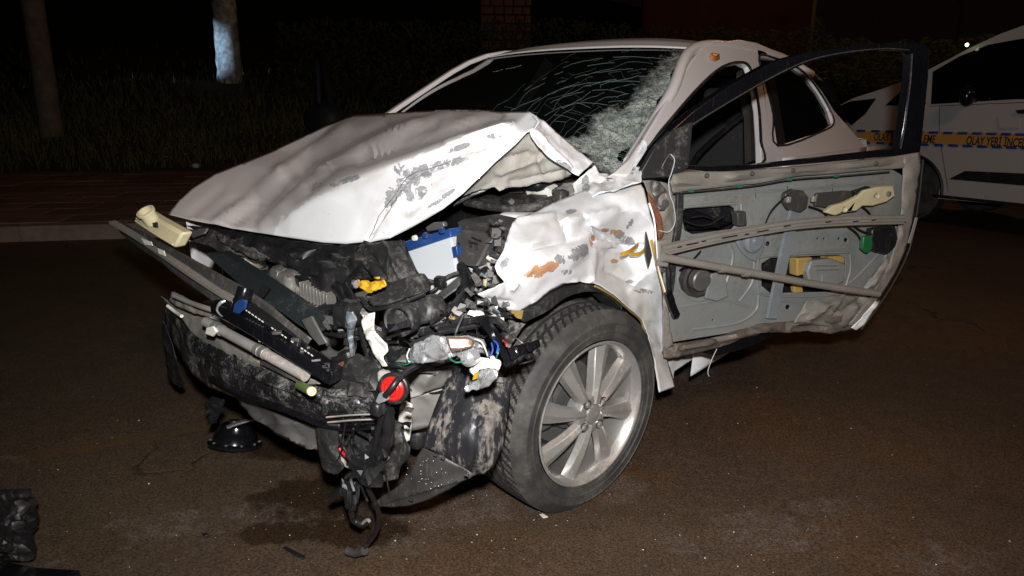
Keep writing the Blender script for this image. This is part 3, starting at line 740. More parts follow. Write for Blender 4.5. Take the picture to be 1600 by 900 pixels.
for ir in range(len(rads)):
    ia = 0
    while ia < len(angs) - 1:
        run = rr.randint(1, 7) if rr.random() < (.86 - ir * .028) else 0
        if not run: ia += 1; continue
        pts = [node[k_, ir] for k_ in range(ia, min(len(angs), ia + run + 1))]; fine = []
        for p_, q_ in zip(pts, pts[1:]): fine += [p_, ((p_[0] + q_[0]) / 2 + rr.uniform(-1, 1), (p_[1] + q_[1]) / 2 + rr.uniform(-1.2, .6))]
        crackline(fine + [pts[-1]], rr.choice([.0003, .0004, .0006, .0008]), .03); ia += run
for ia in range(len(angs)):
    for ir in range(len(rads) - 1):
        if rr.random() < .5 - ir * .02: crackline([node[ia, ir], node[ia, ir + 1]], rr.choice([.0002, .0003, .0005]), 0)
for (a, b, c_) in [((798, 172), (850, 150), (905, 128)), ((830, 165), (900, 133), (1000, 128)), ((860, 160), (925, 141), (980, 147)), ((820, 140), (880, 112), (960, 97)), ((880, 105), (950, 90), (1040, 92)),
                   ((770, 112), (790, 108), (815, 102)), ((905, 185), (940, 178), (985, 182)), ((900, 205), (930, 192), (970, 190)), ((870, 130), (940, 112), (1010, 108)), ((850, 181), (900, 162), (960, 166))]:
    pts = []
    for i in range(21):
        t = i / 20; pts.append((a[0] * (1 - t) ** 2 + 2 * (2 * b[0] - (a[0] + c_[0]) / 2) * t * (1 - t) + c_[0] * t * t, a[1] * (1 - t) ** 2 + 2 * (2 * b[1] - (a[1] + c_[1]) / 2) * t * (1 - t) + c_[1] * t * t + rr.uniform(-.7, .7)))
    crackline(pts, .0008, .08)
bmesh.ops.recalc_face_normals(bm, faces=bm.faces[:])
o = link('crack', bm, M['crack'], wind, smooth=0); o['kind'] = 'stuff'
# near side frame: A pillar, roof rail, B pillar, rear door shell and quarter as one pressed ring with two openings
outer = [(958, 272), (985, 248), (1010, 210), (1043, 155), (1066, 118), (1084, 90), (1100, 73), (1120, 65), (1155, 61), (1182, 66), (1210, 78), (1235, 92), (1262, 114), (1284, 142), (1303, 172), (1328, 200), (1354, 232), (1330, 262), (1212, 262), (1180, 262), (1010, 280)]
hole1 = [(1008, 255), (1022, 220), (1048, 187), (1083, 146), (1112, 117), (1134, 102), (1156, 97), (1170, 103), (1178, 125), (1186, 170), (1189, 220), (1190, 256), (1100, 262)]
hole2 = [(1186, 88), (1212, 91), (1238, 101), (1262, 119), (1281, 144), (1296, 170), (1303, 192), (1285, 205), (1215, 228), (1208, 180), (1196, 130)]
plate('side_frame', outer, PL_TH(0), M['paint_roof'], car, th=.03, holes=[hole1, hole2], bevel=.006)
# roof rail fillet between side frame and roof
bm = bmesh.new(); sweep(bm, [cw(.40, .155, .985), cw(.75, .21, 1.2), cw(1.1, .31, 1.375), cw(1.6, .335, 1.415), cw(2.1, .33, 1.40), cw(2.4, .27, 1.33)], .022, n=10); link('roof_rail', bm, M['paint_roof'], car, smooth=60)
bm = bmesh.new(); sweep(bm, [onws(1078, 92) or cw(1.1, .3, 1.37), th(1105, 75, .02), th(1120, 66, .03)], .004); link('roof_gutter', bm, M['blk'], car)
crumple('amber_chip', [th(1110, 84, -.012), th(1114, 82, -.012), th(1124, 84, -.012), th(1125, 92, -.012), th(1118, 95, -.012), th(1112, 92, -.012)], [th(1118, 88, -.022)], M['copper'], car, cuts=2, amp=.003, th=.003)
# rear door glass, seals, B pillar trim
plate('rear_door_glass', [(1184, 86), (1212, 90), (1240, 101), (1264, 119), (1283, 144), (1298, 170), (1305, 194), (1285, 207), (1213, 230), (1206, 180), (1192, 125)], PL_TH(.018), M['glass_blk'], car, th=.006)
bm = bmesh.new(); sweep(bm, on(PL_TH(-.002), hole1), .006, n=6, closed=True, smooth=4); link('door_seal', bm, M['blk'], car)
bm = bmesh.new(); sweep(bm, on(PL_TH(-.002), hole2), .005, n=6, closed=True, smooth=4); link('window_seal', bm, M['blk'], car)
plate('window_pillar', [(1197, 105), (1207, 100), (1228, 225), (1214, 229)], PL_TH(.008), M['blk'], car, th=.008)
plate('seat_belt_trim', [(1160, 108), (1172, 118), (1180, 175), (1183, 250), (1174, 252), (1172, 180), (1160, 130)], PL_TH(.06), M['dgrey'], car, th=.03)
tube('seat_belt', [th(1172, 172, .09), th(1130, 205, .2), th(1092, 240, .25), th(1080, 262, .25)], .012, M['blk'], car, n=4)
# body below the belt, near and far side, rear
def side_panel(name, pts, y, mat, curve=.05, far=False):
    """lower body side: outline in (X, Z) of the car frame, bulging out towards mid height"""
    bm = bmesh.new(); v2 = [Vector((x, z)) for x, z in pts]; n = len(v2)
    vs, es, fs, *_ = delaunay_2d_cdt(v2, [(i, (i + 1) % n) for i in range(n)], [], 1, 1e-4, False)
    vv = [bm.verts.new(Vector((v.x, 0, v.y))) for v in vs]
    for f in fs: bm.faces.new([vv[i] for i in f])
    for q in range(3): bmesh.ops.subdivide_edges(bm, edges=bm.edges[:], cuts=1, use_grid_fill=True)
    for v in bm.verts:
        x, z = v.co.x, v.co.z; d = y + curve * (((z - .62) / .4) ** 2) * .6
        end = max(0, x - 2.9) ** 2 * .55
        yy = d + end; v.co = cw(x, 1.7 - yy if far else yy, z)
    return link(name, bm, mat, car, smooth=50, solid=.004)
ar = lambda cx, r, n=10: [(cx + r * math.cos(math.pi * i / n), .30 + r * math.sin(math.pi * i / n)) for i in range(n + 1)]
side_panel('rear_door', [(1.44, .3), (1.44, .955), (2.75, .955), (2.55, .72), (2.24, .55), (2.15, .3)], .02, M['paint_roof'])
side_panel('rear_quarter', [(2.757, .955), (2.557, .72), (2.25, .55), (2.157, .3)] + ar(2.57, .36)[::-1][1:] + [(3.3, .35), (3.45, .6), (3.42, .9), (3.2, .95)], .02, M['paint_roof'])
side_panel('rocker', [(.72, .2), (.72, .3), (2.2, .3), (2.2, .2)], .03, M['paint_roof'], .02)
side_panel('body_side_far', [(.3, .3), (.3, .95), (1.4, .96), (2.8, .96), (3.2, .95), (3.42, .9), (3.45, .6), (3.3, .35)] + ar(2.57, .36) + [(2.2, .25)], .02, M['paint_roof'], far=True)
def loft(name, rows, mat, thick=.004, smooth=50):
    bm = bmesh.new(); g_ = [[bm.verts.new(cw(*p)) for p in r_] for r_ in rows]
    for i in range(len(g_) - 1):
        for j in range(len(g_[0]) - 1): bm.faces.new((g_[i][j], g_[i][j + 1], g_[i + 1][j + 1], g_[i + 1][j]))
    return link(name, bm, mat, car, smooth=smooth, solid=thick)
ys = [.27, .5, .85, 1.2, 1.43]
loft('rear_window', [[(2.72 + .03 * (1 - abs(i - 2) / 2), y, 1.35 - .03 * abs(i - 2) / 2) for i, y in enumerate(ys)], [(3.12 + .05 * (1 - abs(i - 2) / 2), .85 + (y - .85) * 1.12, .985) for i, y in enumerate(ys)]], M['glass_blk'])
loft('boot_lid', [[(3.1 + .05 * (1 - abs(i - 2) / 2), .85 + (y - .85) * 1.15, 1.0 - .01) for i, y in enumerate(ys)], [(3.42 + .05 * (1 - abs(i - 2) / 2), .85 + (y - .85) * 1.1, .975) for i, y in enumerate(ys)], [(3.5 + .05 * (1 - abs(i - 2) / 2), .85 + (y - .85) * 1.15, .8) for i, y in enumerate(ys)]], M['paint_roof'])
loft('rear_bumper', [[(3.46 + .05 * (1 - abs(i - 2) / 2), .85 + (y - .85) * 1.25, .8) for i, y in enumerate(ys)], [(3.52 + .05 * (1 - abs(i - 2) / 2), .85 + (y - .85) * 1.22, .55) for i, y in enumerate(ys)], [(3.42, .85 + (y - .85) * 1.2, .28) for i, y in enumerate(ys)]], M['paint_roof'])
bar('pillar_far', [cw(.38, 1.6, .965), cw(.75, 1.5, 1.2), cw(1.1, 1.395, 1.385), cw(1.6, 1.37, 1.42), cw(2.2, 1.37, 1.40), cw(2.7, 1.42, 1.28), cw(3.1, 1.5, 1.0)], .010, .017, M['paint_roof'], car, UP, .004)
bar('b_pillar_far', [cw(1.45, 1.62, .95), cw(1.65, 1.42, 1.39)], .03, .012, M['paint_roof'], car, UP)
# cabin
def cbox(name, x0, x1, y0, y1, z0, z1, mat, bevel=.02, parent=None):
    bm = bmesh.new(); vs = [bm.verts.new(cw(x, y, z)) for x in (x0, x1) for y in (y0, y1) for z in (z0, z1)]
    for f in ((0, 1, 3, 2), (4, 6, 7, 5), (0, 4, 5, 1), (2, 3, 7, 6), (0, 2, 6, 4), (1, 5, 7, 3)): bm.faces.new([vs[i] for i in f])
    return link(name, bm, mat, parent or car, smooth=35, bevel=bevel)
cbox('floor_pan', .35, 3.3, .12, 1.58, .2, .28, M['blk_dusty'])
cbox('dashboard', .28, .62, .2, 1.5, .55, .93, M['blk'], .06)
for y in (.25, .93):
    s_ = cbox('seat', 1.15, 1.62, y, y + .48, .3, .52, M['seat'], .06)
    bm = bmesh.new(); sweep(bm, [cw(1.6, y + .24, .45), cw(1.75, y + .24, .8), cw(1.85, y + .24, 1.08)], 0, prof=[(-.06, -.23), (.06, -.23), (.06, .23), (-.06, .23)], upv=cn(1, 0, 0)); link('backrest', bm, M['seat'], s_, bevel=.04)
    bm = bmesh.new(); sweep(bm, [cw(1.86, y + .24, 1.08), cw(1.88, y + .24, 1.25)], 0, prof=[(-.04, -.12), (.04, -.12), (.04, .12), (-.04, .12)], upv=cn(1, 0, 0)); link('headrest', bm, M['seat'], s_, bevel=.03)
bb_ = cbox('rear_bench', 2.1, 2.55, .22, 1.48, .3, .55, M['seat'], .06); bm = bmesh.new(); sweep(bm, [cw(2.55, .85, .5), cw(2.8, .85, 1.02)], 0, prof=[(-.06, -.6), (.06, -.6), (.06, .6), (-.06, .6)], upv=cn(1, 0, 0)); link('bench_back', bm, M['seat'], bb_, bevel=.04)
bm = bmesh.new(); Ms = frame_at(cw(.86, .5, .86), cn(.9, 0, .42)); ring = [Ms @ Vector((0, .18 * math.cos(i * math.pi / 10), .18 * math.sin(i * math.pi / 10))) for i in range(20)]
sweep(bm, ring, .014, n=8, closed=True, smooth=2); swh = link('steering_wheel', bm, M['seat'], car); tube('steering_spoke', [ring[0], ring[10]], .015, M['seat'], swh); tube('steering_column', [cw(.86, .5, .86), cw(.6, .5, .74)], .03, M['seat'], swh)
cbox('firewall', .2, .26, .14, 1.56, .3, .94, M['blk'])
cbox('cowl_panel', .12, .45, .3, 1.5, .9, .945, M['blk'])
# far front wing and open far door
crumple('far_wing', [cw(.38, 1.58, .97), cw(.1, 1.58, .93), cw(-.2, 1.56, .84), cw(-.38, 1.52, .76), cw(-.36, 1.55, .6), cw(-.3, 1.6, .45), cw(-.2, 1.6, .62), cw(0, 1.62, .68), cw(.22, 1.62, .62), cw(.36, 1.64, .4), cw(.38, 1.64, .7)], [], M['paint_roof'], car, cuts=2)
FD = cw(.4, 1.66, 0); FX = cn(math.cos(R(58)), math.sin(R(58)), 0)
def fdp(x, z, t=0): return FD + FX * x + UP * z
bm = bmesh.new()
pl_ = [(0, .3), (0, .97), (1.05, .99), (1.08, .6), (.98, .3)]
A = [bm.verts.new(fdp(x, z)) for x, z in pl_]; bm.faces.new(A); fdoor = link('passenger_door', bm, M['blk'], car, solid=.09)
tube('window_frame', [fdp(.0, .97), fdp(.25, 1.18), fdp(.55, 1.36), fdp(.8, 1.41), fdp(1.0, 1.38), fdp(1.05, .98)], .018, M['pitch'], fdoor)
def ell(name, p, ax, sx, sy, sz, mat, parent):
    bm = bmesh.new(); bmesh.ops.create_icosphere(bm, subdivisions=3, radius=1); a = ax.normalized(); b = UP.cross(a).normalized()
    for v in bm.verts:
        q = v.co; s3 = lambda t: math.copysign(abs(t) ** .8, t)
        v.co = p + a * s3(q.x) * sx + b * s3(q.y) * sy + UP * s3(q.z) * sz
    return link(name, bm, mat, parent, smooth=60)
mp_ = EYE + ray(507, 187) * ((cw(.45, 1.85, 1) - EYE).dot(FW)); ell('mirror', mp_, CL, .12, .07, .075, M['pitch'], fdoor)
# ------------------------------------------------------------------ bonnet
hp0, hp1, hp2 = P(263, 335, Z=.775), P(560, 379, Z=.765), hit(550, 180, cw(.30, 0, 0), CR)
HN = (hp1 - hp0).cross(hp2 - hp0).normalized()
if HN.z < 0: HN = -HN
def H(u, v, off=0): return hit(u, v, hp0 + HN * off, HN)
rear = lambda u, v, x: P(u, v, X=x)
ol = [H(263, 335), H(268, 326), H(280, 311), H(303, 290), H(335, 270), H(380, 252), H(430, 232), H(480, 209), H(520, 190), rear(549, 180, .3), rear(600, 177, .22), rear(650, 174, .17), rear(700, 171.5, .13), rear(750, 172, .1), rear(790, 174, .06), rear(826, 174, .03),
      rear(838, 181, .0), rear(843, 190, -.02), rear(836, 200, -.04), rear(823, 207, -.07), rear(806, 225, -.11), rear(778, 250, -.15), rear(750, 276, -.19), rear(724, 302, -.22), rear(692, 327, -.25), rear(665, 343, -.27), rear(640, 357, -.29), rear(610, 372, -.335), rear(575, 379, -.355), rear(570, 378, -.357), rear(540, 381, -.372), rear(505, 379, -.382), rear(450, 371, -.393), H(400, 363), H(340, 352), H(300, 344)]
inner = [rear(430, 352, -.385), rear(458, 330, -.378), rear(500, 303, -.362), rear(545, 280, -.335), rear(600, 259, -.30), rear(660, 237, -.255), rear(720, 216, -.205), rear(785, 191, -.11),
         rear(560, 330, -.352), rear(610, 330, -.335), rear(640, 275, -.29), rear(575, 300, -.338), rear(690, 255, -.235), rear(740, 225, -.175), rear(780, 205, -.12), rear(700, 290, -.245), rear(655, 320, -.285), rear(745, 240, -.19), rear(800, 200, -.085), rear(620, 290, -.315), rear(500, 345, -.372),
         H(400, 300, .0), H(480, 250, .0), H(350, 310, 0), rear(450, 275, -.17), rear(560, 225, -.05), rear(640, 202, -.02)]
i0 = 0
crease_lines = [(0, 1), (1, 2), (2, 3), (3, 4), (4, 5), (5, 6), (6, 7)]
hood = crumple('bonnet', ol, inner, M['paint'], car, cuts=3, amp=.001, scale=4, th=.0016, smooth_it=1, lines=crease_lines, angle=28,
    ridges=[((338, 348), (440, 268), 8, .010), ((440, 268), (545, 196), 9, .013), ((362, 352), (470, 268), 6, -.008), ((470, 268), (600, 196), 8, -.010), ((408, 352), (500, 262), 7, .006), ((500, 262), (650, 196), 9, .010), ((395, 345), (440, 300), 4, -.006), ((520, 262), (680, 198), 5, -.008), ((300, 335), (345, 296), 7, -.005), ((360, 318), (400, 300), 5, -.006), ((580, 236), (740, 186), 6, .008), ((560, 250), (780, 180), 7, -.011), ((520, 235), (700, 178), 9, .009),
            ((575, 376), (603, 325), 3, -.012), ((603, 325), (642, 274), 3, -.012), ((642, 274), (700, 255), 4, -.012), ((640, 330), (740, 250), 7, .010), ((650, 260), (800, 215), 5, -.012), ((700, 225), (800, 195), 6, .012), ((690, 305), (760, 262), 5, -.008), ((480, 300), (520, 262), 6, -.008)],
    patches=[(650, 268, 30, 7, -18, 'peel'), (690, 256, 38, 7, -12, 'peel'), (625, 262, 12, 10, 0, 'peel'), (545, 282, 26, 3.5, -22, 'peel'), (500, 290, 18, 3, -25, 'peel'), (620, 295, 12, 22, 35, 'peel'), (655, 300, 20, 12, -30, 'peel'), (652, 280, 26, 12, -35, 'peel'), (612, 310, 7, 24, 30, 'peel'), (715, 232, 20, 4, -20, 'peel'), (690, 310, 24, 4, -35, 'peel'), (775, 212, 16, 4, -10, 'peel'), (745, 205, 6, 10, 30, 'dirt'),
             (560, 280, 60, 12, -22, 'dirt'), (650, 290, 60, 30, -30, 'dirt'), (620, 330, 40, 30, 0, 'dirt'), (740, 240, 40, 20, -30, 'dirt'), (665, 335, 50, 10, -35, 'dirt')])
taupe_attr(hood, [(425, 385), (430, 358), (445, 340), (478, 316), (520, 297), (560, 280), (600, 264), (640, 250), (690, 232), (740, 212), (775, 190), (815, 168)])
bm = bmesh.new(); HB = BVHTree.FromPolygons([v.co + hood.location for v in hood.data.vertices], [tuple(p.vertices) for p in hood.data.polygons]); run_ = []
for u, v in cat([Vector((575, 376, 0)), Vector((584, 358, 0)), Vector((592, 338, 0)), Vector((604, 322, 0)), Vector((618, 304, 0)), Vector((628, 288, 0)), Vector((644, 272, 0)), Vector((668, 264, 0)), Vector((700, 255, 0))], 4) and [(q.x + 1.2 * noise.noise(q * .3), q.y) for q in cat([Vector((575, 376, 0)), Vector((584, 358, 0)), Vector((592, 338, 0)), Vector((604, 322, 0)), Vector((618, 304, 0)), Vector((628, 288, 0)), Vector((644, 272, 0)), Vector((668, 264, 0)), Vector((700, 255, 0))], 4)]:
    h_ = HB.ray_cast(EYE, ray(u, v).normalized())
    if h_[0] is not None: run_.append(h_[0] - ray(u, v).normalized() * .0006)
if len(run_) > 2: sweep(bm, run_, .0011, n=4, smooth=0); link('split_seam', bm, M['dgrey'], hood)
# folded flap at the rear corner
crumple('bonnet_flap', [rear(826, 174, .03), rear(850, 188, .04), rear(868, 205, .07), rear(885, 219, .10), rear(905, 236, .13), rear(927, 253, .15), rear(920, 260, .12), rear(904, 274, .06), rear(893, 268, .05), rear(872, 254, .02), rear(855, 242, -.01), rear(840, 228, -.04), rear(830, 213, -.06), rear(828, 206, -.06), rear(840, 190, -.02)],
        [rear(850, 212, .0), rear(875, 233, .04), rear(896, 252, .07), rear(850, 200, .02)], M['paint'], car, cuts=3, amp=.004, scale=14, ridges=[((835, 205), (890, 262), 4, .01), ((850, 240), (900, 270), 3, -.008)],
        patches=[(880, 258, 16, 5, 35, 'peel'), (900, 262, 14, 5, -20, 'dirt'), (835, 190, 6, 10, 0, 'peel'), (850, 230, 20, 6, 40, 'dirt')])
# underside of the raised rear edge
crumple('bonnet_underside', [rear(830, 206, -.01), rear(842, 232, .04), rear(872, 256, .09), rear(893, 272, .10), rear(880, 280, .12), rear(860, 286, .1), rear(846, 284, .08), rear(820, 291, .04), rear(790, 294, -.02), rear(781, 299, -.04), rear(774, 293, -.05), rear(750, 297, -.08), rear(722, 307, -.14), rear(735, 290, -.13), rear(765, 262, -.10), rear(800, 228, -.06)],
        [rear(830, 250, .04), rear(800, 262, -.02), rear(770, 280, -.06), rear(850, 268, .07), rear(820, 235, -.01)], M['under'], car, cuts=3, amp=.006, scale=10, ridges=[((780, 270), (850, 245), 5, .012), ((800, 285), (880, 268), 4, -.012), ((835, 225), (850, 270), 4, .01), ((790, 250), (825, 240), 4, -.01)], edge=.003)
# inner reinforcement closing the bonnet from below
crumple('bonnet_frame', [H(300, 338, -.045), H(340, 275, -.045), H(480, 214, -.045), rear(560, 200, .36), rear(740, 196, .22), rear(770, 215, .12), rear(700, 280, -.05), rear(620, 345, -.18), rear(540, 366, -.28), H(400, 356, -.045)], [], M['under'], car, cuts=3, amp=.004, scale=7)
# ------------------------------------------------------------------ front wing (driver side)
Y = lambda u, v, y: P(u, v, Y=y)
fol = [(747, 460, .0), (766, 452, -.01), (788, 441, 0), (778, 428, .03), (773, 416, .04), (786, 392, .05), (792, 372, .07), (800, 348, .10), (806, 342, .12), (838, 330, .11), (868, 315, .13), (900, 302, .13), (930, 290, .12), (955, 280, .12), (978, 276, .10), (998, 279, .06), (1006, 295, .03), (1013, 320, .01), (1020, 350, .0), (1026, 385, .0), (1030, 420, .01), (1036, 460, .02), (1038, 500, .02), (1040, 550, .02), (1051, 588, .0), (1055, 604, -.02), (1030, 613, -.02), (1026, 590, -.01), (1022, 560, .0), (1013, 525, .0), (1004, 500, .0), (985, 483, -.01), (962, 462, -.01), (935, 445, -.01), (905, 440, .0), (882, 444, .0), (858, 456, .01), (836, 474, .02), (815, 487, .03), (793, 485, .03), (768, 474, .01)]
fin = [(830, 385, -.01), (868, 344, .05), (905, 330, .05), (950, 310, .06), (985, 300, .04), (880, 372, .02), (935, 350, .02), (975, 330, .03), (1000, 330, .01), (815, 360, .06), (850, 355, .03), (905, 395, -.03), (860, 410, -.03), (925, 370, .05), (925, 400, .01), (955, 375, .07), (985, 372, .08), (1005, 390, .05), (945, 405, .07), (975, 400, .10), (930, 430, .01), (960, 430, .05), (990, 430, .05), (1010, 430, .02), (890, 425, -.02), (830, 435, -.01), (800, 450, .0), (980, 460, .02), (1012, 470, .02), (1020, 510, .02), (800, 420, .02), (792, 462, .01), (995, 415, .06), (1020, 545, .02)]
fender = crumple('front_wing', [Y(*p) for p in fol], [Y(*p) for p in fin], M['paint'], car, cuts=3, amp=.0022, scale=10, th=.0016, smooth_it=2, angle=30, edge=.0015,
    ridges=[((800, 395), (905, 370), 4, -.012), ((905, 370), (925, 365), 4, .01), ((810, 345), (870, 335), 5, .01), ((870, 335), (890, 368), 4, -.01), ((880, 345), (960, 330), 6, .012), ((925, 360), (1000, 400), 4, -.022), ((930, 378), (990, 392), 4, .012), ((955, 390), (1010, 385), 3, -.02), ((925, 440), (928, 390), 4, .008), ((800, 450), (830, 420), 4, .01), ((765, 470), (800, 475), 4, -.01), ((795, 385), (815, 440), 5, -.012), ((950, 420), (1010, 450), 5, -.012), ((900, 440), (830, 472), 4, .005)],
    patches=[(845, 422, 27, 10, -20, 'rust'), (872, 405, 5, 7, 0, 'peel'), (903, 396, 26, 10, -28, 'peel'), (925, 376, 6, 10, 0, 'rust'), (885, 425, 9, 5, -10, 'peel'), (892, 330, 9, 3.5, -15, 'peel'), (955, 362, 16, 4, 10, 'rust'), (968, 366, 12, 6, 20, 'peel'), (980, 376, 14, 7, 10, 'peel'), (984, 350, 4, 9, 20, 'peel'), (1006, 455, 16, 3.5, 5, 'peel'), (985, 440, 8, 3, 0, 'peel'), (960, 408, 6, 3, 0, 'rust'),
             (787, 410, 7, 14, 25, 'peel'), (795, 385, 6, 12, 20, 'dirt'), (785, 440, 8, 5, 0, 'dirt'), (770, 470, 18, 8, 10, 'dirt'), (960, 430, 35, 30, 0, 'dirt'), (1030, 560, 14, 50, 0, 'dirt'), (1000, 480, 30, 30, 0, 'dirt'), (850, 350, 50, 14, -15, 'dirt'), (990, 300, 24, 16, 0, 'dirt'), (830, 380, 30, 25, 0, 'dirt'), (1040, 590, 18, 22, 0, 'dirt')])
# crumpled scuttle corner between the flap, the windshield and the wing
crumple('scuttle_corner', [P(895, 287, X=.12), P(918, 268, X=.16), P(930, 258, X=.2), P(936, 270, X=.2), P(955, 272, X=.25), P(968, 262, X=.3), P(985, 248, X=.34), P(1003, 215, X=.40), P(1012, 222, X=.38), P(1004, 250, X=.3), P(1001, 284, X=.2), P(975, 292, X=.16), P(945, 300, X=.1), P(920, 308, X=.08), P(898, 312, X=.08)],
        [P(920, 285, X=.15), P(950, 285, X=.2), P(975, 270, X=.27)], M['paint'], car, cuts=3, amp=.009, scale=16, smooth_it=1, patches=[(965, 270, 20, 6, -30, 'peel'), (985, 265, 10, 9, 0, 'peel'), (915, 288, 6, 14, 0, 'peel'), (945, 285, 10, 4, -40, 'peel'), (930, 290, 40, 10, -20, 'dirt')], edge=.003)
# torn outer edge of the wing by the door hinge, the gap behind it and the arch lip
bm = bmesh.new(); sweep(bm, [Y(1014, 318, .0), Y(1022, 345, -.02), Y(1026, 385, -.03), Y(1030, 420, -.02), Y(1040, 455, -.03), Y(1047, 480, -.02), Y(1042, 505, 0), Y(1035, 545, .02)], 0, prof=rectprof(.002, .014), upv=CL * -1 + CR * .6); link('wing_edge', bm, M['paint'], car)
bm = bmesh.new(); sweep(bm, [Y(1018, 375, -.01), Y(1027, 415, -.02), Y(1036, 450, -.028), Y(1043, 478, -.02)], .0035); link('wing_edge_sealer', bm, M['yellow'], car)
bm = bmesh.new(); sweep(bm, [Y(930, 446, .012), Y(960, 463, .01), Y(985, 485, .01), Y(1003, 502, .01), Y(1008, 530, .015), Y(1014, 560, .02)], 0, prof=rectprof(.003, .0045), upv=CL); link('arch_lip', bm, M['foam'], car)
for (a, b, c_) in [((970, 398, .02), (984, 392, .01), (997, 382, .02)), ((985, 397, .03), (1000, 396, .02), (1012, 384, .02))]:
    bm = bmesh.new(); sweep(bm, [Y(*a), Y(*b), Y(*c_)], 0, prof=rectprof(.005, .002), upv=UP); link('torn_sealer', bm, M['yellow'], car)
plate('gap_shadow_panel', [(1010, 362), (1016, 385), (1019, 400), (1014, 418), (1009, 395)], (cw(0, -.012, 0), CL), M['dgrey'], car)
# rocker end and lower sill stub
crumple('rocker_end', [Y(1030, 560, .06), Y(1093, 545, .06), Y(1094, 553, .05), Y(1054, 580, .04), Y(1052, 606, .04), Y(1032, 612, .04)], [], M['paint'], car, cuts=3, amp=.006, scale=14, patches=[(1060, 570, 40, 30, 0, 'dirt')])
# wheel housing
bm = bmesh.new(); rows = []
for i in range(19):
    a = math.pi * (.22 + .75 * i / 18); rows.append([bm.verts.new(cw(-.02 - .395 * math.cos(a), y, .30 + (.385) * math.sin(a))) for y in (.06, .2, .38, .5)])
for i in range(18):
    for j in range(3): bm.faces.new((rows[i][j], rows[i][j + 1], rows[i + 1][j + 1], rows[i + 1][j]))
link('wheel_housing', bm, M['liner'], car, solid=.004)
cbox('inner_wing', -.2, .3, .5, .56, .3, .72, M['steelgrey'], .02)
bm = bmesh.new(); sweep(bm, [Y(806, 492, .05), Y(840, 476, .05), Y(870, 455, .05), Y(905, 446, .05), Y(935, 452, .05), Y(960, 475, .05)], 0, prof=rectprof(.012, .03), upv=UP); link('liner_edge', bm, M['blk_dusty'], car)
plate('mesh_tab', [(798, 487), (818, 485), (815, 499), (808, 497)], (cw(0, .0, 0), CL), M['foam'], car)
# ------------------------------------------------------------------ front wheel
WN = cn(-math.sin(R(8)), -math.cos(R(8)), -.03).normalized(); WC = P(926, 647, Y=.02)
MW = frame_at(WC, WN) @ Matrix.Scale(1.04, 4); RT = .302
def tyre(name, MW, parent, detail=True):
    prof = []  # (axial (0=outer face, negative inward), radius, tread?)
    sw = [(-.012, .208), (-.001, .214), (.004, .218), (.0035, .221), (.0065, .224), (.0085, .237), (.0115, .239), (.0115, .242), (.009, .244), (.0095, .262), (.012, .264), (.0105, .267), (.006, .272), (.001, .281), (-.006, .290), (-.010, .2935)]
    iw = [(-.197, .286), (-.208, .270), (-.212, .25), (-.208, .23), (-.195, .21), (-.18, .205)]
    tr = []; a = -.014
    grooves = [-.052, -.083, -.118, -.150]
    for s in range(61):
        x = -.014 - s * (.172 / 60); cr = 1 - ((x + .1) / .088) ** 4 * .011 - ((x + .1) / .088) ** 2 * .003
        rr_ = RT * cr; gr = any(abs(x - g) < .0042 for g in grooves)
        if gr: rr_ -= .007
        tr.append((x, rr_, gr))
    bm = bmesh.new(); n = 420 if detail else 60; rings = []; low = []
    full = [(x, r_, None) for x, r_ in sw] + tr + [(x, r_, None) for x, r_ in iw]
    for i in range(n):
        an = 2 * math.pi * i / n; ring = []; lw = []
        for (x, r_, gr) in full:
            rr_ = r_
            if gr is False:
                ph = i % 6
                if -.05 < x < -.014 or x < -.152:      # shoulder blocks
                    ph = (i + int((x + .05) * 160)) % 6
                    if ph == 0: rr_ -= .0028
                elif -.083 < x < -.052:
                    ph = (i * 1 + int((x + .083) * 220)) % 7
                    if ph == 0 and x > -.072: rr_ -= .004
                elif -.15 < x < -.118:
                    ph = (i - int((x + .15) * 220)) % 7
                    if ph == 0 and x < -.13: rr_ -= .004
            if gr is None and x > -.05:
                rr_ += .0006 * math.sin(an * 120) if .255 < r_ < .28 else 0
            lw.append(gr is False and rr_ < r_ - .001)
            ring.append(bm.verts.new(MW @ Vector((x, rr_ * math.cos(an), rr_ * math.sin(an)))))
        rings.append(ring); low.append(lw)
    for i in range(n):
        a_, b_ = rings[i], rings[(i + 1) % n]
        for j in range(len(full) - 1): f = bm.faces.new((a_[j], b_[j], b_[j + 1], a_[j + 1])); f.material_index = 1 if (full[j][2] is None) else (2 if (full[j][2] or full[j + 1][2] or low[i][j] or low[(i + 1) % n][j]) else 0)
    return link(name, bm, [M['rubber'], M['sidewall'], M['groove_shade']], parent, smooth=30)
bm = bmesh.new(); lathe(bm, MW, [(-.012, .2065), (.004, .213), (.006, .209), (.002, .203), (-.008, .199), (-.02, .192), (-.06, .183), (-.10, .178), (-.14, .18), (-.19, .19), (-.2, .205)], 72, caps=False)
wheel = link('wheel', bm, [M['alloy'], M['barrel']], car, smooth=40, solid=.003)
for p_ in wheel.data.polygons:
    if (MW.inverted() @ (p_.center + wheel.location)).x < -.03: p_.material_index = 1
tyre('tyre', MW, wheel)
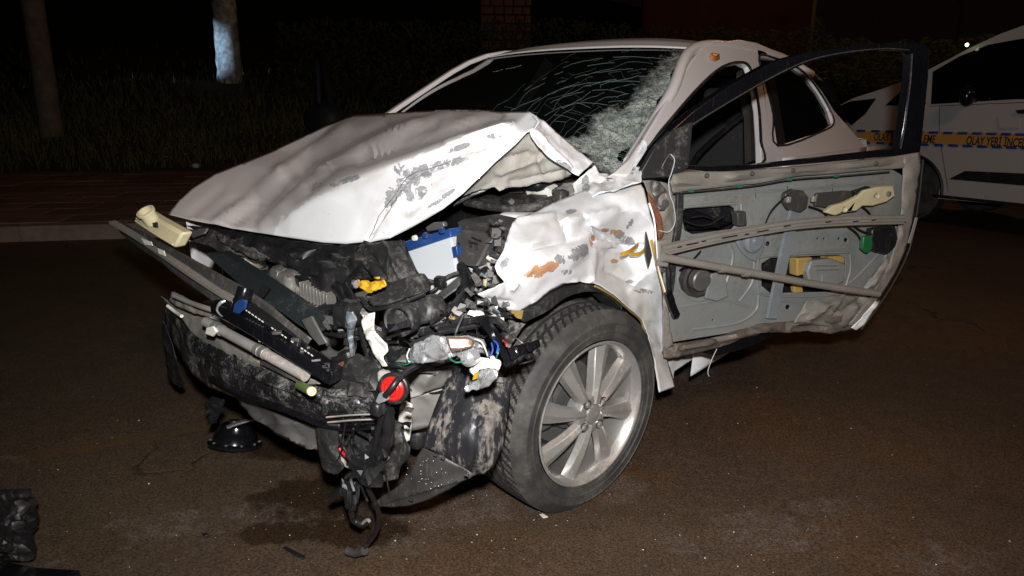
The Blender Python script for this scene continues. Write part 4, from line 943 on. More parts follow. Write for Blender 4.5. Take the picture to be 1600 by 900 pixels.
for i in range(8):
    a = 2 * math.pi * (i + .12) / 8 + .1; bm = bmesh.new(); st = []
    for s, (r_, wd, x, tw, dp) in enumerate([(.030, .014, .004, 0, .03), (.055, .018, .004, .02, .03), (.085, .021, .002, .05, .032), (.12, .026, -.002, .09, .032), (.155, .032, -.008, .14, .03), (.185, .037, -.013, .19, .026), (.2, .042, -.013, .22, .022)]):
        an = a + tw * .35; e1 = Vector((0, math.cos(an), math.sin(an))); e2 = Vector((0, -math.sin(an), math.cos(an)))
        q = lambda off, xx: bm.verts.new(MW @ (e1 * r_ + e2 * off + Vector((xx, 0, 0))))
        st.append([q(-wd, x - dp), q(-wd * .78, x - .007), q(-wd * .05, x + .004), q(wd * .68, x - .004), q(wd, x - dp * .7), q(wd * .6, x - dp)])
    for s in range(len(st) - 1):
        for j in range(6): bm.faces.new((st[s][j], st[s][(j + 1) % 6], st[s + 1][(j + 1) % 6], st[s + 1][j]))
    bm.faces.new(st[0][::-1]); bm.faces.new(st[-1]); link('spoke', bm, M['alloy'], wheel, smooth=35, bevel=.002)
bm = bmesh.new(); lathe(bm, MW, [(-.05, .058), (-.01, .06), (.0, .055), (.003, .04), (.001, .03), (-.002, .028), (.004, .026), (.006, .02), (.006, .004)], 40); link('hub_cap', bm, M['alloy'], wheel)
for i in range(4):
    a = R(45 + 90 * i + 8); c_ = MW @ Vector((0, .047 * math.cos(a), .047 * math.sin(a)))
    bm = bmesh.new(); lathe(bm, frame_at(c_, WN), [(.0, .0145), (.005, .0145), (.0055, .012), (.0015, .0115), (.0015, .001)], 20); link('bolt_recess', bm, M['dgrey'], wheel)
    bm = bmesh.new(); lathe(bm, frame_at(c_, WN), [(.001, .0095), (.007, .009), (.009, .006)], 6); link('lug_nut', bm, M['alloy'], wheel, smooth=20)
disc('brake_disc', MW @ Vector((-.13, 0, 0)), WN, [(0, .13), (.02, .13), (.021, .08), (.05, .075), (.052, .03)], M['gmetal'], wheel, 40)
bm = bmesh.new(); lathe(bm, frame_at(MW @ Vector((-.135, 0, 0)), WN), [(0, .177), (.004, .175), (.004, .02)], 40); link('dust_shield', bm, M['blk_dusty'], wheel)
cpos = MW @ Vector((-.105, .11, .02)); bm = bmesh.new(); boxw(bm, frame_at(cpos, WN, (MW.to_3x3() @ Vector((0, 0, 1)))), .07, .06, .14); link('brake_caliper', bm, M['gmetal'], wheel, bevel=.012)
def plain_wheel(y, x, out):
    n = CL * out; Mw = frame_at(cw(x, y, .302), n)
    bm = bmesh.new(); lathe(bm, Mw, [(-.012, .2065), (.006, .209), (-.06, .183), (-.15, .18), (-.2, .205)], 40, caps=False); w_ = link('wheel', bm, M['alloy'], car, solid=.003)
    tyre('tyre', Mw, w_, False)
    bm = bmesh.new(); lathe(bm, Mw, [(-.03, .19), (-.01, .17), (0, .05), (.003, .02)], 32); link('rim', bm, M['alloy'], w_)
plain_wheel(.05, 2.57, -1); plain_wheel(1.65, 2.57, 1); plain_wheel(1.62, .02, 1)
# ------------------------------------------------------------------ stripped front door
def dr(pts, off=0): return on(PL_DR(off), pts)
hA = [(1064, 332), (1072, 326), (1140, 321), (1148, 326), (1149, 352), (1144, 358), (1082, 366), (1070, 360)]
hB = [(1090 + 29 * math.cos(i * .524), 437 + 29 * math.sin(i * .524)) for i in range(12)]
hC = [(1190, 412), (1204, 403), (1310, 398), (1322, 404), (1320, 432), (1300, 456), (1204, 458), (1190, 446)]
small = lambda u, v, r: [(u + r * math.cos(i * 1.05), v + r * math.sin(i * 1.05)) for i in range(6)]
door = plate('front_door', [(1046, 300), (1060, 292), (1200, 278), (1390, 262), (1412, 275), (1414, 330), (1404, 390), (1385, 430), (1345, 475), (1310, 500), (1250, 506), (1190, 512), (1130, 522), (1080, 530), (1050, 535), (1040, 470), (1036, 400), (1040, 340)],
    PL_DR(0), M['primer'], car, th=.006, holes=[hA, hB, hC, small(1200, 381, 4), small(1068, 327 - 20, 0) if False else small(1322, 375, 3.5), small(1311, 373, 2.2), small(1288, 373, 1.8), small(1278, 373, 1.8), small(1231, 480, 4), small(1271, 475, 1.8), small(1114, 500, 1.6)], bevel=.0015)
# pressed relief of the inner panel: rims, ribs and swages
for nm, hh in (('opening_rim', hA), ('opening_rim', hB), ('opening_rim', hC)):
    bm = bmesh.new(); c_ = (sum(p[0] for p in hh) / len(hh), sum(p[1] for p in hh) / len(hh)); sweep(bm, dr([(c_[0] + (p[0] - c_[0]) * 1.09, c_[1] + (p[1] - c_[1]) * 1.12) for p in hh], .001), .0045, n=6, closed=True, smooth=4); link(nm, bm, M['primer'], door)
def dtube(name, pts, r, mat, off=.01, **k): return tube(name, dr(pts, off), r, mat, door, **k)
for pts in ([(1055, 306), (1150, 300), (1250, 296), (1380, 285)], [(1158, 318), (1158, 340)], [(1185, 460), (1180, 485), (1150, 505), (1080, 515)], [(1270, 470), (1330, 440), (1395, 370)], [(1230, 396), (1320, 388)], [(1200, 470), (1300, 468), (1330, 450)], [(1060, 480), (1130, 470), (1170, 480)], [(1340, 470), (1375, 420), (1400, 350)], [(1130, 365), (1145, 400), (1128, 460)], [(1155, 470), (1175, 440), (1178, 400)]):
    dtube('pressed_rib', pts, .006, M['primer'], -.002, n=6)
for (u, v) in [(1300, 288), (1230, 290), (1180, 296)]: dtube('seam', [(u, v), (u + 1, v + 14)], .0015, M['dgrey'], .001, n=4)
plate('door_trim_back', [(1050, 300), (1400, 268), (1405, 380), (1310, 490), (1060, 520)], PL_DR(-.05), M['blk'], door, th=.02)
# window frame
fro = [(1076, 265), (1046, 268), (1003, 262), (1022, 232), (1046, 206), (1085, 172), (1140, 134), (1205, 98), (1260, 82), (1330, 72), (1400, 66), (1442, 66), (1452, 72), (1451, 120), (1444, 190), (1438, 240), (1405, 243), (1330, 250), (1200, 262), (1120, 270)]
fri = [(1076, 258), (1120, 262), (1200, 256), (1330, 241), (1406, 232), (1412, 200), (1422, 130), (1424, 84), (1418, 79), (1380, 78), (1320, 85), (1265, 97), (1215, 119), (1160, 150), (1110, 180), (1082, 200)]
plate('window_frame', fro, PL_DR(.012), M['blk_gloss'], door, th=.035, holes=[fri], bevel=.004)
bm = bmesh.new(); sweep(bm, dr([(1080, 196), (1110, 177), (1160, 147), (1215, 116), (1265, 94), (1320, 82), (1380, 76), (1420, 78)], .016), .0022, n=5); link('frame_scuff', bm, M['dgrey'], door)
bm = bmesh.new(); sweep(bm, dr([(1425, 84), (1422, 130), (1413, 200), (1407, 232)], .014), .003, n=5); link('glass_channel', bm, M['blk_dusty'], door)
plate('mirror_plate', [(1003, 266), (1022, 233), (1048, 206), (1083, 190), (1080, 225), (1076, 262), (1056, 276), (1006, 279)], PL_DR(.02), M['blk_dusty'], door, th=.02, bevel=.003)
disc('mirror_socket', dr([(1048, 244)], .024)[0], DN, [(-.002, .012), (.006, .011), (.002, .004)], M['dgrey'], door, 14)
for u, v in ((1035, 263), (1061, 262), (1072, 256)): disc('screw', dr([(u, v)], .024)[0], DN, [(-.001, .004), (.003, .003)], M['gmetal'], door, 8)
tube('mirror_wire', dr([(1048, 241), (1054, 250), (1050, 268), (1045, 284), (1047, 305), (1052, 320), (1055, 345), (1046, 362), (1030, 360)], .03), .0013, M['wire_white'], door, n=5)
tube('mirror_bracket_wire', dr([(1047, 240), (1040, 250), (1034, 262)], .03), .0012, M['gmetal'], door, n=5)
# belt rail
crumple('belt_rail', dr([(1046, 285), (1052, 272), (1072, 268), (1130, 268), (1200, 263), (1300, 255), (1400, 244), (1436, 238), (1438, 252), (1420, 262), (1390, 264), (1310, 271), (1240, 277), (1180, 287), (1130, 292), (1052, 301)], .03), dr([(1060, 286), (1150, 275), (1250, 267), (1350, 257)], .052), M['flange'], door, cuts=2, amp=.003, scale=9, th=.003, smooth_it=1, ridges=[((1050, 296), (1400, 260), 4, -.008)])
bm = bmesh.new(); sweep(bm, dr([(1052, 302), (1130, 295), (1185, 289), (1240, 280), (1310, 275), (1390, 268)], .045), .0028, n=5); link('belt_rail_edge', bm, M['dgrey'], door)
for u, v in ((1105, 274), (1176, 271), (1240, 266), (1370, 255)): disc('rail_bolt', dr([(u, v)], .055)[0], DN, [(-.004, .007), (.003, .006), (.004, .002)], M['gmetal'], door, 10)
for u, v in ((1080, 298), (1156, 291), (1234, 280), (1307, 275)): bm = bmesh.new(); boxw(bm, frame_at(dr([(u, v)], .05)[0], DN), .004, .018, .009); link('rail_clip', bm, M['wire_green'], door)
# front face with the hinges, rear flange, torn lower edge
crumple('hinge_face', dr([(1006, 282), (1030, 283), (1050, 288), (1058, 310), (1056, 370), (1048, 440), (1046, 500), (1052, 540), (1036, 552), (1036, 470), (1036, 400), (1028, 350), (1018, 315)], .0), dr([(1035, 310), (1046, 350), (1042, 420), (1042, 480)], .01), M['flange'], door, cuts=3, amp=.006, scale=13, th=.002, edge=.002)
bar('door_seal_strip', dr([(1062, 298), (1060, 350), (1052, 400), (1048, 440), (1046, 455)], .02), .006, .012, M['blk_dusty'], door, DN)
crumple('rusty_hinge', dr([(1012, 300), (1022, 312), (1034, 340), (1038, 365), (1030, 380), (1026, 350), (1014, 320)], .03), [], M['rust'], door, cuts=2, amp=.005, scale=20)
for u, v in ((1040, 318), (1037, 420)): disc('hinge_bolt', dr([(u, v)], .02)[0], DN, [(-.003, .012), (.002, .012), (.003, .005), (-.001, .004)], M['gmetal'], door, 14)
tube('door_loom', dr([(1030, 375), (1042, 392), (1044, 420), (1046, 455), (1054, 480), (1056, 495)], .035), .008, M['blk'], door, jit=.5)
bar('loom_plug', dr([(1043, 455), (1050, 478), (1057, 494)], .045), .007, .012, M['blk_gloss'], door, DN)
crumple('rear_flange', dr([(1412, 246), (1438, 238), (1441, 255), (1434, 300), (1428, 340), (1418, 385), (1398, 430), (1368, 478), (1340, 512), (1326, 508), (1356, 470), (1380, 430), (1398, 385), (1408, 330), (1410, 290)], .03), dr([(1426, 270), (1420, 320), (1410, 370), (1390, 420), (1360, 466)], .048), M['flange'], door, cuts=2, amp=.005, scale=14, th=.003, edge=.002)
bm = bmesh.new(); sweep(bm, dr([(1442, 250), (1437, 300), (1430, 345), (1421, 388), (1400, 434), (1370, 482), (1345, 515)], .035), .004, n=6); link('flange_hem', bm, M['blk'], door)
bm = bmesh.new(); sweep(bm, dr([(1432, 340), (1426, 362), (1420, 380)], .04), 0, prof=rectprof(.002, .006), upv=DN); link('hem_strip', bm, M['flange'], door)
crumple('torn_sill_edge', dr([(1036, 540), (1060, 536), (1110, 528), (1170, 511), (1230, 503), (1280, 496), (1330, 484), (1370, 466), (1376, 470), (1352, 500), (1335, 514), (1300, 522), (1262, 517), (1230, 521), (1195, 520), (1165, 528), (1130, 542), (1090, 552), (1060, 558), (1038, 560)], .0), dr([(1070, 540), (1110, 533), (1150, 522), (1200, 510), (1250, 507), (1300, 502), (1340, 490)], .035), M['brownmud'], door, cuts=3, amp=.004, scale=9, th=.002, smooth_it=1, edge=.003,
    ridges=[((1060, 545), (1200, 515), 3, .01), ((1180, 508), (1330, 485), 3, .012), ((1240, 515), (1330, 505), 3, -.01)])
crumple('lower_corner', dr([(1240, 505), (1260, 470), (1300, 462), (1340, 462), (1385, 400), (1400, 400), (1392, 430), (1352, 492), (1320, 512)], .01), dr([(1290, 485), (1340, 480), (1370, 440), (1310, 475)], .03), M['flange'], door, cuts=3, amp=.008, scale=15, th=.002, ridges=[((1260, 500), (1390, 410), 5, .014), ((1290, 505), (1385, 440), 4, -.01), ((1250, 490), (1340, 465), 4, .01)])
crumple('skin_remnant', dr([(1092, 550), (1130, 540), (1170, 528), (1200, 521), (1212, 524), (1165, 545), (1120, 556)], -.02), [], M['blk_gloss'], door, cuts=2, amp=.006)
crumple('bent_hem', dr([(1330, 512), (1345, 498), (1368, 470), (1374, 474), (1350, 508), (1338, 516)], .04), [], M['paint'], door, cuts=2, amp=.006, scale=20)
tube('hanging_thread', [dr([(1120, 545)], .03)[0], dr([(1112, 562)], .035)[0], dr([(1106, 580)], .035)[0], dr([(1108, 588)], .035)[0]], .0012, M['wire_white'], door, n=4)
# side impact beams
bm = bmesh.new(); pts = dr([(1034, 392), (1100, 376), (1160, 364), (1240, 351), (1320, 345), (1410, 343)], .075)
sweep(bm, pts, 0, prof=[(-.018, 0), (-.014, .01), (-.007, .01), (-.004, .018), (.004, .018), (.007, .01), (.014, .01), (.018, 0), (.016, -.004), (-.016, -.004)], upv=UP, smooth=4); link('impact_beam', bm, M['flange'], door, smooth=25)
for (u, v, w_) in [(1062, 386, 3), (1082, 381, 9), (1100, 377, 3), (1140, 370, 12), (1167, 366, 3), (1192, 361, 9), (1230, 353, 5), (1294, 347, 4), (1337, 346, 4), (1365, 344, 3)]:
    bm = bmesh.new(); q_ = dr([(u - w_, v + w_ * .18), (u + w_, v - w_ * .18)], .094); sweep(bm, q_, .0022, n=6, smooth=0); link('beam_slot', bm, M['blk'], door)
bm = bmesh.new(); sweep(bm, dr([(1036, 402), (1070, 408), (1125, 418), (1190, 429), (1250, 440), (1310, 450), (1372, 459)], .085), .0125, n=14); bmt = link('impact_tube', bm, M['flange'], door)
for u in (1128, 1165): bm = bmesh.new(); q_ = dr([(u - 3, 418.5 + (u - 1128) * .18), (u + 3, 419.5 + (u - 1128) * .18)], .085); sweep(bm, q_, .0145, n=14, smooth=0); link('tube_collar', bm, M['flange'], door)
plate('beam_foot', [(1028, 378), (1042, 374), (1046, 400), (1044, 418), (1030, 416)], PL_DR(.07), M['flange'], door, th=.02, bevel=.003)
# window regulator, motor, speaker, latch, handle carrier
bm = bmesh.new(); sweep(bm, dr([(1243, 325), (1225, 400), (1205, 497)], .03), 0, prof=[(-.02, -.006), (-.02, .006), (-.014, .008), (-.012, .002), (.012, .002), (.014, .008), (.02, .006), (.02, -.006)], upv=DN.cross(UP), smooth=3); link('window_rail', bm, M['zinc'], door, smooth=20)
plate('pulley_carrier', [(1228, 302), (1240, 296), (1256, 298), (1264, 308), (1262, 324), (1250, 333), (1234, 328), (1226, 316)], PL_DR(.045), M['dgrey'], door, th=.02, bevel=.004)
for u, v in ((1232, 312), (1271, 311)): bm = bmesh.new(); boxw(bm, frame_at(dr([(u, v)], .05)[0], DN), .012, .015, .02); link('carrier_foot', bm, M['flange'], door, bevel=.003)
plate('plastic_shield', [(1276, 302), (1320, 298), (1346, 300), (1346, 318), (1300, 326), (1274, 322)], PL_DR(.03), M['dgrey'], door, th=.012, bevel=.004)
plate('black_catch', [(1336, 299), (1360, 291), (1364, 300), (1340, 310)], PL_DR(.05), M['blk'], door, th=.02, bevel=.003)
plate('handle_carrier', [(1290, 332), (1302, 322), (1320, 317), (1340, 308), (1350, 298), (1372, 292), (1396, 290), (1399, 306), (1385, 316), (1364, 322), (1348, 322), (1338, 330), (1320, 332), (1305, 337)], PL_DR(.06), M['beige'], door, th=.02, holes=[small(1320, 327, 3.5), small(1370, 306, 4)], bevel=.004)
disc('carrier_bolt', dr([(1389, 303)], .066)[0], DN, [(-.004, .009), (.003, .009), (.005, .005)], M['alu'], door, 12)
bm = bmesh.new(); Mm = frame_at(dr([(1175, 375)], .02)[0], DN); lathe(bm, Mm, [(0, .04), (.012, .04), (.016, .03), (.02, .03), (.02, .012), (.026, .011)], 26); link('regulator_motor', bm, M['zinc'], door)
plate('motor_plate', [(1150, 376), (1176, 352), (1200, 360), (1192, 395), (1182, 410), (1170, 404), (1158, 392)], PL_DR(.014), M['zinc'], door, th=.01, bevel=.003)
plate('motor_block', [(1152, 332), (1166, 330), (1168, 352), (1154, 354)], PL_DR(.04), M['dgrey'], door, th=.03, bevel=.004)
disc('speaker', dr([(1092, 437)], -.01)[0], DN, [(-.02, .062), (.0, .062), (.003, .052), (-.008, .036), (.008, .034), (.014, .03), (.018, .02), (.019, .004)], [M['dgrey']], door, 32)
disc('speaker_magnet', dr([(1093, 437)], .004)[0], DN, [(-.01, .036), (.012, .036), (.016, .032), (.017, .006)], M['gmetal'], door, 28)
plate('bottle_bracket', [(1112, 428), (1134, 424), (1138, 464), (1120, 471), (1102, 466)], PL_DR(.02), M['primer'], door, th=.008, bevel=.003)
plate('foam_block', [(1246, 404), (1270, 402), (1270, 425), (1246, 432)], PL_DR(.0), M['foam'], door, th=.04, bevel=.005)
plate('foam_block', [(1290, 402), (1322, 399), (1320, 412), (1296, 416)], PL_DR(-.005), M['foam'], door, th=.03, bevel=.005)
plate('foam_block', [(1241, 447), (1254, 445), (1256, 458), (1242, 458)], PL_DR(.01), M['foam'], door, th=.02, bevel=.004)
plate('bumper_block', [(1268, 408), (1300, 404), (1322, 412), (1320, 440), (1300, 450), (1266, 446), (1262, 425)], PL_DR(.02), M['primer'], door, th=.03, bevel=.006)
for (a, b) in (((1272, 414), (1308, 414)), ((1274, 421), (1310, 420)), ((1284, 428), (1284, 440))): dtube('block_rib', [a, b], .004, M['primer'], .023, n=5)
plate('latch', [(1364, 358), (1400, 353), (1404, 372), (1400, 386), (1386, 398), (1368, 394), (1362, 376)], PL_DR(.04), M['blk'], door, th=.03, bevel=.006)
plate('green_clip', [(1350, 370), (1363, 368), (1364, 388), (1356, 396), (1348, 390)], PL_DR(.06), M['green'], door, th=.015, bevel=.003)
for pts in ([(1195, 352), (1205, 330), (1222, 312), (1232, 305)], [(1264, 322), (1285, 330), (1300, 345), (1322, 350)], [(1322, 352), (1340, 366), (1350, 388)], [(1340, 318), (1356, 330), (1364, 345), (1366, 360)], [(1070, 345), (1090, 352), (1110, 350), (1130, 338)], [(1080, 340), (1100, 338), (1120, 345)], [(1330, 350), (1345, 360), (1362, 366)], [(1095, 392), (1080, 408), (1062, 422)]):
    tube('bowden_cable', dr(pts, .045), .0028, M['blk'], door, n=5)
crumple('hole_clutter', dr([(1066, 330), (1085, 328), (1120, 342), (1145, 348), (1125, 358), (1075, 360)], -.015), [], M['blk_gloss'], door, cuts=2, amp=.012, scale=25)
crumple('hinge_sealing', dr([(1014, 282), (1030, 283), (1044, 300), (1040, 330), (1030, 330), (1020, 305)], .012), [], M['gmetal'], door, cuts=3, amp=.01, scale=24)
# ------------------------------------------------------------------ smashed front end and engine bay
XP = lambda x: (cw(x, 0, 0), CR)
YP = lambda y: (cw(0, y, 0), CL)
def X(pts, x): return L('X', x, pts) if x is not None else L('X', None, pts)
def xt(name, pts, r, mat, **k): return tube(name, X(pts, None), r, mat, car, **k)
CRr = CR
# bulky dark block of the engine behind everything
eng = cbox('engine_block', -.28, .1, .62, 1.2, .3, .62, M['gmetal'], .03)
cbox('gearbox', -.2, .12, .3, .64, .28, .5, M['gmetal'], .05)
cbox('subframe', -.35, .1, .35, 1.4, .2, .27, M['blk_dusty'], .02)
cbox('far_inner_wing', -.3, .3, 1.42, 1.46, .3, .74, M['blk_dusty'], .02)
# frame rails
bar('chassis_rail', [cw(-.52, .44, .44), cw(-.3, .42, .42), cw(.2, .42, .4)], .05, .03, M['steelgrey'], car, UP, .006, smooth=3)
bar('chassis_rail', [cw(-.45, 1.3, .44), cw(-.3, 1.3, .42), cw(.2, 1.3, .4)], .05, .03, M['steelgrey'], car, UP, .006, smooth=3)
crumple('rail_end', X([(640, 578, -.5), (662, 572, -.5), (700, 567, -.44), (715, 572, -.4), (708, 592, -.4), (690, 606, -.43), (660, 617, -.48), (642, 622, -.5), (640, 600, -.5)], None), X([(670, 590, -.52), (690, 580, -.47)], None), M['steelgrey'], car, cuts=3, amp=.004, scale=14, th=.003)
crumple('rail_side', X([(642, 622, -.48), (662, 617, -.47), (695, 607, -.42), (712, 592, -.38), (712, 640, -.36), (700, 662, -.36), (672, 668, -.4), (640, 674, -.45)], None), X([(680, 640, -.42)], None), M['steelgrey'], car, cuts=3, amp=.004, scale=12, th=.003)
crumple('white_flange', X([(624, 636, -.55), (632, 628, -.55), (644, 634, -.54), (642, 668, -.53), (640, 688, -.53), (624, 697, -.54), (619, 692, -.55), (622, 660, -.55)], None), [], M['white_p'], car, cuts=3, amp=.003, scale=20, th=.004)
# crash beam across the front
bt = [(256, 482, -.62), (270, 492, -.66), (292, 515, -.7), (325, 535, -.73), (370, 556, -.75), (420, 578, -.755), (470, 598, -.75), (510, 606, -.74), (560, 604, -.72), (596, 606, -.70)]
bbm = [(590, 664, -.69), (545, 667, -.71), (510, 664, -.73), (470, 652, -.74), (420, 638, -.745), (370, 622, -.74), (325, 605, -.72), (300, 585, -.70), (284, 560, -.66), (268, 530, -.63), (258, 505, -.61)]
crumple('crash_beam', X(bt + bbm, None), X([(300, 545, -.735), (340, 568, -.765), (400, 596, -.785), (450, 615, -.785), (500, 628, -.775), (550, 628, -.755), (580, 632, -.73)], None), M['beam'], car, cuts=3, amp=.005, scale=10, th=.004,
        ridges=[((300, 560), (500, 640), 4, -.010), ((500, 618), (595, 610), 3, -.006), ((505, 640), (592, 632), 3, .008), ((510, 655), (592, 650), 2, .008), ((505, 610), (512, 662), 4, .010)])
bm = bmesh.new(); sweep(bm, X([(330, 590, -.765), (370, 612, -.775), (420, 630, -.775), (470, 650, -.77), (505, 664, -.75), (545, 670, -.735), (592, 665, -.71)], None), 0, prof=rectprof(.003, .007), upv=UP); link('beam_lower_flange', bm, M['blk_gloss'], car)
for (a, b) in (((510, 652, -.765), (590, 647, -.735)), ((512, 660, -.76), (592, 655, -.725))): xt('beam_crease', [a, ((a[0] + b[0]) / 2, (a[1] + b[1]) / 2 - 1, (a[2] + b[2]) / 2 - .005), b], .002, M['pipe'], n=5)
bm = bmesh.new(); sweep(bm, X([(408, 560, -.78), (440, 575, -.785), (470, 590, -.78)], None), 0, prof=rectprof(.012, .004), upv=UP); link('beam_strip', bm, M['dgrey'], car)
# grey lower panel under the beam and drooping bits
crumple('lower_valance', X([(368, 618, -.70), (420, 640, -.71), (480, 662, -.71), (500, 672, -.70), (498, 704, -.69), (470, 698, -.69), (430, 678, -.69), (395, 650, -.69), (374, 632, -.69)], None), X([(440, 662, -.73)], None), M['gmetal'], car, cuts=3, amp=.004, scale=16, th=.002, ridges=[((390, 645), (490, 700), 3, .01)])
crumple('undertray', [cw(-.6, 1.1, .36), cw(-.6, .5, .33), cw(-.1, .5, .24), cw(-.1, 1.1, .25)], [], M['blk_dusty'], car, cuts=2, amp=.01)
crumple('black_stay', X([(492, 665, -.74), (512, 662, -.75), (530, 664, -.74), (528, 700, -.73), (536, 730, -.72), (522, 742, -.72), (504, 735, -.72), (496, 700, -.73)], None), X([(512, 700, -.75)], None), M['blk_dusty'], car, cuts=3, amp=.006, scale=14, th=.004)
crumple('hanging_foil', X([(318, 632, -.70), (330, 620, -.7), (350, 625, -.7), (345, 640, -.69), (338, 660, -.68), (322, 666, -.68), (326, 648, -.69)], None), [], M['blk'], car, cuts=3, amp=.012, scale=22)
crumple('far_corner_trim', X([(254, 500, -.62), (262, 520, -.62), (275, 560, -.62), (288, 600, -.6), (280, 606, -.58), (262, 590, -.58), (258, 550, -.6), (252, 520, -.6)], None), [], M['blk'], car, cuts=3, amp=.01, scale=18)
# crushed condenser sheet between beam and pipe
crumple('condenser', X([(250, 462, -.63), (262, 470, -.65), (300, 486, -.68), (335, 500, -.72), (400, 545, -.75), (470, 585, -.76), (500, 600, -.75), (470, 602, -.755), (420, 584, -.755), (370, 562, -.75), (325, 541, -.73), (298, 520, -.71), (280, 492, -.68)], None), X([(330, 520, -.745), (400, 565, -.765)], None), M['flange'], car, cuts=3, amp=.004, scale=14, th=.003)
crumple('torn_bracket', X([(268, 455, -.68), (285, 462, -.70), (310, 476, -.71), (335, 488, -.73), (330, 494, -.74), (300, 488, -.73), (275, 478, -.71), (262, 468, -.68)], None), [], M['flange'], car, cuts=3, amp=.006, scale=20, th=.003)
xt('bracket_tube', [(272, 462, -.72), (300, 474, -.735), (330, 484, -.75), (348, 490, -.76)], .007, M['pipe'])
xt('bracket_rod', [(262, 478, -.70), (275, 488, -.70), (284, 494, -.71)], .005, M['white_p'])
# silver receiver pipe with clamps and green cap
rp = [(322, 503, -.79), (350, 518, -.795), (400, 545, -.80), (440, 567, -.80), (478, 588, -.795)]
pp = xt('receiver_pipe', rp, .0118, M['pipe'], n=18)
for u, v, x in ((338, 511, -.792), (344, 515, -.793), (404, 547, -.80), (412, 551, -.80)): bm = bmesh.new(); sweep(bm, X([(u - 3, v - 1.7, x), (u + 3, v + 1.7, x)], None), .0135, n=18, smooth=0); link('pipe_clamp', bm, M['alu'], car)
plate('clamp_ear', [(322, 512), (332, 510), (338, 518), (332, 526), (320, 522)], XP(-.81), M['white_p'], car, th=.006, bevel=.002)
plate('clamp_ear', [(402, 524), (413, 527), (410, 536), (403, 534)], XP(-.815), M['white_p'], car, th=.006, bevel=.002)
bm = bmesh.new(); q_ = X([(468, 602, -.80), (486, 611, -.83)], None); sweep(bm, q_, .0095, n=20, smooth=0); cap = link('end_cap', bm, M['greencap'], car)
ax_ = (q_[1] - q_[0]).normalized(); disc('cap_face', q_[1] + ax_ * .001, ax_, [(-.003, .0095), (.006, .009), (.007, .006), (.001, .005), (.001, .001)], M['beige'], cap, 20)
# black fan-shroud rail with white print ticks
bar('shroud_rail', X([(340, 478, -.79), (380, 498, -.80), (430, 528, -.80), (480, 560, -.79), (526, 588, -.775)], None), .016, .018, M['blk_gloss'], car, UP, .003)
bar('shroud_rail_upper', X([(372, 470, -.78), (420, 505, -.785), (470, 545, -.78), (500, 565, -.77)], None), .01, .014, M['blk'], car, UP, .002)
rr = random.Random(21)
for i in range(22):
    t = i / 21; u = 378 + 108 * t; v = 478 + 74 * t + 2
    if i in (7, 8, 14): continue
    a_ = P(u, v, X=-.803); bm = bmesh.new(); sweep(bm, [a_, P(u + 2.6, v + 2.3, X=-.803)], .0012, n=4, smooth=0); link('white_mark', bm, M['white_p'], car)
for i in range(16):
    t = rr.random(); u = 385 + 140 * t + rr.uniform(-6, 6); v = 495 + 88 * t + rr.uniform(-9, 9)
    bm = bmesh.new(); boxw(bm, frame_at(P(u, v, X=-.80 + rr.uniform(-.01, .01)), Vector((rr.gauss(0, .4), -1, rr.gauss(0, .4)))), .01, rr.uniform(.006, .022), rr.uniform(.004, .014)); link('rail_lug', bm, rr.choice([M['blk_gloss'], M['blk'], M['dgrey']]), car, bevel=.001)
xt('cylinder_plug', [(384, 450, -.79), (378, 468, -.80), (372, 484, -.80)], .017, M['blk_gloss'], n=18)
plate('blue_label', [(366, 474), (374, 468), (384, 470), (382, 482), (372, 491), (363, 488)], XP(-.825), M['blue'], car, th=.006, bevel=.002)
xt('chromed_hook', [(352, 470, -.80), (344, 474, -.81), (340, 484, -.81), (346, 492, -.81), (352, 494, -.81)], .004, M['chrome'], n=8)
# radiator upper support (long slanting beam), core behind it
crumple('radiator_support', X([(174, 343, -.62), (184, 346, -.63), (225, 364, -.66), (270, 388, -.69), (325, 418, -.72), (376, 446, -.745), (426, 480, -.755), (486, 530, -.76), (470, 552, -.76), (410, 522, -.755), (356, 488, -.75), (300, 448, -.73), (256, 414, -.70), (214, 386, -.66), (190, 366, -.64)], None), X([(250, 398, -.705), (330, 455, -.745), (430, 515, -.775)], None), M['dgrey'], car, cuts=3, amp=.0025, scale=11, th=.004,
        ridges=[((190, 352), (470, 540), 2, -.006), ((260, 420), (300, 446), 3, .01)])
bm = bmesh.new(); sweep(bm, X([(176, 347, -.65), (230, 380, -.68), (300, 428, -.73), (372, 474, -.765)], None), 0, prof=rectprof(.004, .011), upv=UP); link('support_lip', bm, M['flange'], car)
plate('scraped_patch', [(220, 372), (236, 378), (238, 384), (226, 382)], XP(-.70), M['white_p'], car, th=.002)
plate('scraped_patch', [(246, 388), (256, 392), (258, 400), (248, 396)], XP(-.715), M['white_p'], car, th=.002)
prism('radiator', X([(318, 396, -.66), (345, 394, -.66), (410, 436, -.68), (482, 486, -.70), (500, 514, -.71), (488, 524, -.73), (426, 480, -.725), (374, 446, -.715)], None), CR * .03, M['teal'], car, .004)
plate('radiator_clip', [(410, 444), (418, 448), (408, 466), (400, 462)], XP(-.745), M['blk'], car, th=.008)
plate('radiator_bracket', [(470, 500), (486, 494), (500, 520), (510, 536), (498, 540), (484, 524)], XP(-.745), M['gmetal'], car, th=.006, bevel=.002)
